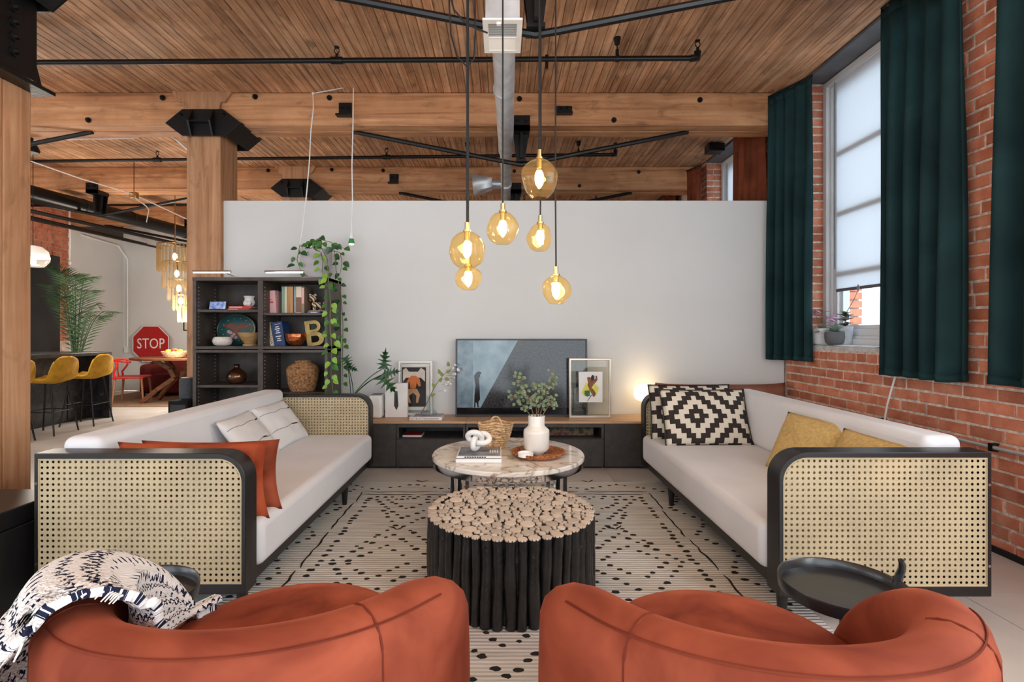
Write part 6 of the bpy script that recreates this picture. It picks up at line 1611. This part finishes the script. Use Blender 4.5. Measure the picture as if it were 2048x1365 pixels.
# palm
c = Vector((-6.95, 8.55, 0))
t = thing('palm_pot', 'dark round pot of the palm behind the island', 'planter', c); MB().lathe([(.15, 0), (.19, .05), (.21, .42), (.19, .42), (.18, .36), (.0001, .36)], c, 24).build('pot', GREYPAINT, t); MB().cyl((c.x, c.y, .36), (c.x, c.y, .37), .18, .18, 20).build('soil', SOIL, t)
t = thing('kentia_palm', 'tall arching palm behind the granite island', 'plant', (c.x, c.y, .37))
PALM = mat('palm_green', (58, 84, 54), .5, var=.25); rnd = random.Random(8)
tips = [(100, 535, 8.2), (118, 545, 8.2), (150, 560, 8.6), (175, 560, 8.4), (182, 585, 8.2), (232, 628, 8.2), (215, 640, 8.5), (110, 600, 8.1), (140, 552, 8.1), (200, 615, 8.7), (95, 575, 8.0)]
for (x, y, d) in tips:
    e = at(x, y, d); b0 = Vector((c.x, c.y, .37)); up = Vector((b0.x*.62+e.x*.38, b0.y*.6+e.y*.4, max(e.z+.28, 1.75)))
    P = [b0*(1-s)**2+up*2*s*(1-s)+e*s*s for s in [i/16 for i in range(17)]]
    mb = MB().tube(P, [.012-.010*i/16 for i in range(17)], 5)
    for i in range(6, 32):
        s = i/32; j = min(15, int(s*16)); p = P[j].lerp(P[j+1], s*16-j); tg = (P[j+1]-P[j]).normalized()
        sd = tg.cross(Vector((0, 0, 1))); sd = sd.normalized() if sd.length > .01 else Vector((1, 0, 0))
        ln = .34*math.sin(math.pi*min(1, (s-.1)/.95))**.7
        for g in (-1, 1):
            tip = p+tg*ln*.55+sd*g*ln*.75+Vector((0, 0, -.16*ln)); m_ = p.lerp(tip, .45)+Vector((0, 0, .01)); w_ = tg*.010
            mb.add([p, m_-w_, tip, m_+w_], [(0, 1, 2, 3)])
    mb.build('frond', PALM, t, angle=180)
# dining: rug, table, chair, sofa, sign, bowl, chandelier
solo(rbox(-7.3, -4.6, 8.4, 10.5, .0005, .01), 'jute_rug', mat('jute', (132, 104, 82), .95, var=.15, scale=30), 'brown jute rug under the dining table', 'rug')
t = thing('dining_table', 'walnut dining table with curved crossing legs', 'table', (-5.6, 9.0, 0))
def oval2(c, rx, ry, n=32): return [(c[0]+rx*math.cos(2*math.pi*i/n), c[1]+ry*math.sin(2*math.pi*i/n)) for i in range(n)]
MB().prism(oval2((-5.55, 9.0), .78, .5), 'xy', .735, .77).build('tabletop', W_WALNUT, t, bevel=.005)
for sx, sy in ((-1, -1), (1, 1), (-1, 1), (1, -1)):
    pts = [(-5.55+sx*.50, 9.0+sy*.22, .01), (-5.55+sx*.30, 9.0+sy*.13, .22), (-5.55+sx*.06, 9.0+sy*.03, .42), (-5.55+sx*.12, 9.0+sy*.06, .58), (-5.55+sx*.34, 9.0+sy*.16, .735)]
    mb = MB()
    for a, b in zip(pts, pts[1:]): mb.bar(a, b, .05, .075)
    mb.build('leg', W_WALNUT, t, bevel=.01)
# red wishbone chair
REDC = mat('red_lacquer', (222, 44, 34), .4, var=.04)
t = thing('wishbone_chair', 'bright red wishbone chair with pale wooden legs at the table', 'chair', (0, 0, 0))
for (x, y) in ((-.2, -.2), (-.2, .2), (.2, -.2), (.2, .2)):
    MB().tube([(x*.95, y*.95, .42), (x*1.12, y*1.1, .011)], [.019, .013], 10).build('leg', W_BEECH, t)
    if x > 0: MB().cyl((x*.95, y*.95, .42), (x*.95, y*.95, .455), .02, .02, 10).build('post', REDC, t)
    else: MB().tube([(x*.95, y*.95, .40), (x*1.05, y*.95, .52), (x*.75, y*1.2, .63), (x*.8, y*1.25, .72)], .017, 8).build('rear_post', REDC, t)
rbox(-.23, .23, -.23, .23, .42, .455).build('seat', REDC, t, bevel=.015, seg=3)
MB().tube([(.06, -.28, .70), (-.08, -.27, .715), (-.20, -.2, .73), (-.245, 0, .74), (-.20, .2, .73), (-.08, .27, .715), (.06, .28, .70)], .016, 8).build('top_rail', REDC, t)
MB().tube([(-.2, 0, .45), (-.215, 0, .56), (-.23, -.07, .735)], .01, 6).tube([(-.215, 0, .56), (-.23, .07, .735)], .01, 6).build('splat', REDC, t)
place(t, (-6.33, 8.98, .0), math.radians(18))
MAR = velvet('maroon_leather', (84, 30, 30), (112, 44, 42), 3, .1)
t = thing('maroon_armchair', 'maroon upholstered armchair behind the dining table', 'armchair', (-6.05, 9.9, 0))
rbox(-6.6, -5.3, 9.75, 10.4, .06, .42).build('seat', MAR, t, bevel=.05, seg=4); rbox(-6.6, -5.3, 10.25, 10.6, .06, .82).build('backrest', MAR, t, bevel=.08, seg=4)
for a in (-6.75, -5.45): rbox(a, a+.2, 9.72, 10.5, .06, .6).build('armrest', MAR, t, bevel=.07, seg=4)
for x in (-6.7, -5.4):
    for y in (9.8, 10.45): MB().cyl((x, y, .0105), (x, y, .08), .025, .03, 8).build('leg', BLACKWOOD, t)
QUI = mat('patchwork', (170, 120, 130), .9, var=.5, scale=9)
pillow('cushion', .6, .5, .18, frame_of((-5.75, 10.02, .42), (1, 0, 0), (0, .3, 1)), QUI, 'colourful patchwork cushion on the maroon armchair', None, 12)
# stop sign standing behind the table
d = 10.62; a = at(265, 650, d); b_ = at(338, 727, d); cx = (a.x+b_.x)/2; cz = (a.z+b_.z)/2; R = (b_.x-a.x)/2
t = thing('stop_sign', 'red octagonal STOP road sign leaning against the far white wall', 'sign', (cx, d, cz-R))
oc = lambda r: [(cx+r/math.cos(math.pi/8)*math.cos(math.pi/8+i*math.pi/4), cz+r/math.cos(math.pi/8)*math.sin(math.pi/8+i*math.pi/4)) for i in range(8)]
MB().prism(oc(R), 'xz', d, d+.012).build('plate', mat('sign_red', (176, 22, 24), .4, var=.03), t, bevel=.002)
MB().ring(oc(R*.995), oc(R*.955), 'xz', d-.002, d).build('border', WHITEPL, t, smooth=False)
mb = MB(); word(mb, 'STOP', FRONT((cx, d-.002, cz)), R*.80, sx=.80); mb.build('lettering', WHITEPL, t, smooth=False)
MB().cyl((cx, d+.03, .0), (cx, d+.03, cz), .025, .025, 8).build('post', STEEL, t)
# bowl of fruit
c = at(350, 713, 8.85)
t = thing('fruit_basket', 'woven basket of fruit on the dining table', 'basket', (c.x, 8.85, .771))
MB().lathe([(.12, 0), (.15, .01), (.20, .09), (.205, .11), (.195, .11), (.14, .02), (.0001, .015)], (c.x, 8.85, .771), 28).build('woven_bowl', STRAW, t)
ORG = mat('orange_fruit', (226, 160, 46), .5, var=.1); RDF = mat('red_fruit', (190, 50, 40), .4, var=.1)
for i, (dx, dy, dz, m, l) in enumerate(((-.10, -.02, .1, ORG, 'yellow orange fruit on the near side of the basket'), (.0, -.03, .10, RDF, 'red fruit in the middle of the basket'), (.09, 0, .1, ORG, 'yellow orange fruit on the far side of the basket'), (-.04, .06, .11, ORG, 'yellow orange fruit at the back of the basket'))):
    solo(MB().lathe([(.0001, -.045), (.03, -.04), (.048, 0), (.036, .036), (.008, .042), (.0001, .038)], (c.x+dx, 8.85+dy, .771+dz), 14), 'fruit', m, l, 'fruit', 'fruit in the basket', angle=180)
# chandelier
c = at(350, 490, 8.3)
t = thing('chandelier', 'tiered chandelier of hanging glass prisms over the dining table', 'chandelier', (c.x, 8.3, 1.2))
PRI = glass('prism_glass', (250, 240, 218), .22, 1.45, .05); GLOW = emit('chandelier_bulb', (255, 230, 190), 5)
tiers = [(.235, 490, 545, 26), (.19, 525, 578, 22), (.145, 560, 602, 16), (.10, 590, 622, 12), (.06, 612, 645, 8)]
for k, (r, y0, y1, n) in enumerate(tiers):
    za, zb = at(0, y0, 8.3).z, at(0, y1, 8.3).z
    mb = MB()
    for i in range(n):
        a = 2*math.pi*i/n; x = c.x+r*math.cos(a)+.03*k; y = 8.3+r*math.sin(a)
        mb.tube([(x, y, za), (x, y, zb+.03), (x, y, zb)], [.016, .016, .004], 3)
    mb.build('prism_tier', PRI, t, smooth=False, kind='stuff')
    MB().tube([(c.x+.03*k+r*math.cos(i*math.pi/12), 8.3+r*math.sin(i*math.pi/12), za) for i in range(24)], .006, 5, closed=True).build('brass_ring', BRASS, t)
    if k < 4: MB().ell((c.x+.03*k, 8.3, (za+zb)/2+.03), (.035, .035, .06), 10, 8).build('bulb', GLOW, t)
MB().tube([(c.x, 8.3, at(0, 490, 8.3).z+.02+.02*i) for i in range(45)], [.006 if i % 2 else .011 for i in range(45)], 6).build('chain', BRASS, t)
MB().tube([(c.x, 8.3, at(0, 490, 8.3).z+.02), (c.x+.12, 8.3, at(0, 645, 8.3).z)], .01, 6).build('stem', BRASS, t)
d = 10.78; a = at(367, 637, d); b_ = at(380, 662, d)
t = thing('framed_picture', 'small black framed picture on the far white wall', 'picture', ((a.x+b_.x)/2, d, b_.z))
MB().ring([(a.x, b_.z), (b_.x, b_.z), (b_.x, a.z), (a.x, a.z)], [(a.x+.02, b_.z+.02), (b_.x-.02, b_.z+.02), (b_.x-.02, a.z-.02), (a.x+.02, a.z-.02)], 'xz', d-.01, d+.015).build('frame', INK, t); rbox(a.x+.02, b_.x-.02, d, d+.004, b_.z+.02, a.z-.02).build('print', CREAMC, t)
t = thing('wall_conduit', 'white conduit running down the painted corner beside the palm', 'conduit', (-7.4, 10.7, 1))
MB().tube([(-7.78, 9.7, 3.0), (-7.77, 10.6, 2.95), (-7.7, 10.78, 2.7), (-7.7, 10.78, .9)], .018, 8).build('pipe', WHITEPL, t); rbox(-7.74, -7.66, 10.74, 10.8, .78, .9).build('switch_box', WHITEPL, t)
solo(MB().tube([(at(139, 455, 9.0).x, 9.0, CEIL), at(139, 455, 9.0), at(140, 480, 9.0), at(139, 520, 9.0)], .014, 8).ell(at(139, 526, 9.0), (.03, .03, .045), 10, 8), 'wire_drop', WHITEPL, 'white cord drop hanging before the white wall by the brick', 'cord')
# warm light over dining and kitchen given by the lamps there
for (x, y, z, e) in ((c.x+.1, 8.3, 1.30, 110), (at(66, 516, 6.6).x, 6.6, 1.80, 70)):
    pl = bpy.data.lights.new('lamp_glow', 'POINT'); pl.energy = e; pl.color = (1, .90, .78); pl.shadow_soft_size = .3
    lo = bpy.data.objects.new('lamp_glow', pl); COL.objects.link(lo); lo.location = (x, y, z)

# ================================================================ BRICKS OF THE RIGHT WALL
rnd = random.Random(31)
def brick_mb(lx, ly, lz, seed):
    """brick of size lx*ly*lz centred, edges slightly knocked off"""
    r = random.Random(seed); c = .004; vs = []; fs = []
    for sx in (-1, 1):
        q = [(-ly/2, -lz/2), (ly/2, -lz/2), (ly/2, lz/2), (-ly/2, lz/2)]
        for (y, z) in q: vs.append((sx*lx/2, y+(-c if y > 0 else c)+r.uniform(-.002, .002), z+(-c if z > 0 else c)+r.uniform(-.002, .002)))
        for (y, z) in q: vs.append((sx*(lx/2-c), y+r.uniform(-.0015, .0015), z+r.uniform(-.0015, .0015)))
    fs += [(0, 1, 2, 3), (11, 10, 9, 8)]
    for i in range(4):
        j = (i+1) % 4; fs += [(i, i+4, j+4, j), (i+8, j+8, j+12, i+12), (i+4, i+12, j+12, j+4)]
    return MB().add(vs, fs)
PIT = .0745; HB = .060
bricks = []     # centre, size, face direction
def course(y0, y1, z, off, header):
    L0 = .102 if header else .203; y = y0-off
    while y < y1-.02:
        a, b = max(y, y0), min(y+L0, y1)
        if b-a > .03: bricks.append((Vector((WX+.045, (a+b)/2, z)), (.09, b-a, HB+rnd.uniform(-.003, .002)), 'x'))
        y += L0+.013
for r in range(int(CEIL/PIT)):
    z = r*PIT+PIT/2; off = (0, .108, .03, .15, .06)[r % 5]; hd = r % 6 == 1
    if z < SILL-.03: spans = [(.6, 4.99)]
    else: spans = [(2.51, 3.25), (4.73, 4.99)]
    for a, b in spans: course(a, b, z, off, hd)
    if z > 2.1: 
        course(5.13, 5.45, z, off, hd); course(6.93, 7.6, z, off, hd)
    if z > SILL-.03:                                             # far jambs, seen face on
        for (wa, wb) in WIN[1:]:
            if wb > 5 and z < 2.1: continue
            for (xa, xb) in (((WX+.002, WX+.203),) if r % 2 else ((WX+.002, WX+.085), (WX+.098, WX+.203))):
                bricks.append((Vector(((xa+xb)/2, wb+.04, z)), (xb-xa, .08, HB), 'y'))
            bricks.append((Vector((OUT-.07, wb+.0, z)), (.14, .06, HB), 'y'))
dg = bpy.context.evaluated_depsgraph_get(); dg.update()
org = Vector((0, 0, EYE)); rank = []
for i, (c, s, ax) in enumerate(bricks):
    f = c+(Vector((-s[0]/2-.004, 0, 0)) if ax == 'x' else Vector((0, -s[1]/2-.004, 0)))
    px = 1005+F*f.x/f.y; py = 665-F*(f.z-EYE)/f.y
    seen = 0
    if px < 2060 and -10 < py < 1380:
        for k in (-.4, 0, .4):
            q = f+(Vector((0, s[1]*k, 0)) if ax == 'x' else Vector((s[0]*k, 0, 0)))
            hit, loc, nrm, idx, ob, mx = SC.ray_cast(dg, org, (q-org).normalized(), distance=(q-org).length-.02)
            if not hit: seen += 1
    ar = (s[1]*abs(f.x)/f.y if ax == 'x' else s[0])*s[2]/f.y**2
    rank.append((seen > 0, seen*ar, i))
rank.sort(reverse=True)
keep = {i for s, a, i in rank[:298] if s}
var = {}
rest = MB()
for i, (c, s, ax) in enumerate(bricks):
    c = c+Vector((rnd.uniform(-.003, .0025) if ax == 'x' else 0, rnd.uniform(0, .003) if ax == 'y' else 0, rnd.uniform(-.0015, .0015)))
    if i in keep:
        key = (round(s[0], 3), round(s[1], 3), ax, i % 5)
        if key not in var:
            if ax == 'x': m_ = brick_mb(.09, s[1], HB, i)
            else:
                m_ = brick_mb(s[1], s[0], HB, i); m_.v = [(y, x, z) for x, y, z in m_.v]
            var[key] = meshdata(m_, 'brick', BRICK, smooth=False)
        inst(var[key], 'brick', wr, Matrix.Translation(c) @ Matrix.Rotation(rnd.uniform(-.012, .012), 4, 'X'))
    else:
        rest.box(c.x-s[0]/2, c.x+s[0]/2, c.y-s[1]/2, c.y+s[1]/2, c.z-s[2]/2, c.z+s[2]/2)
rest.build('remaining_bricks', BRICK, wr, smooth=False, kind='stuff')
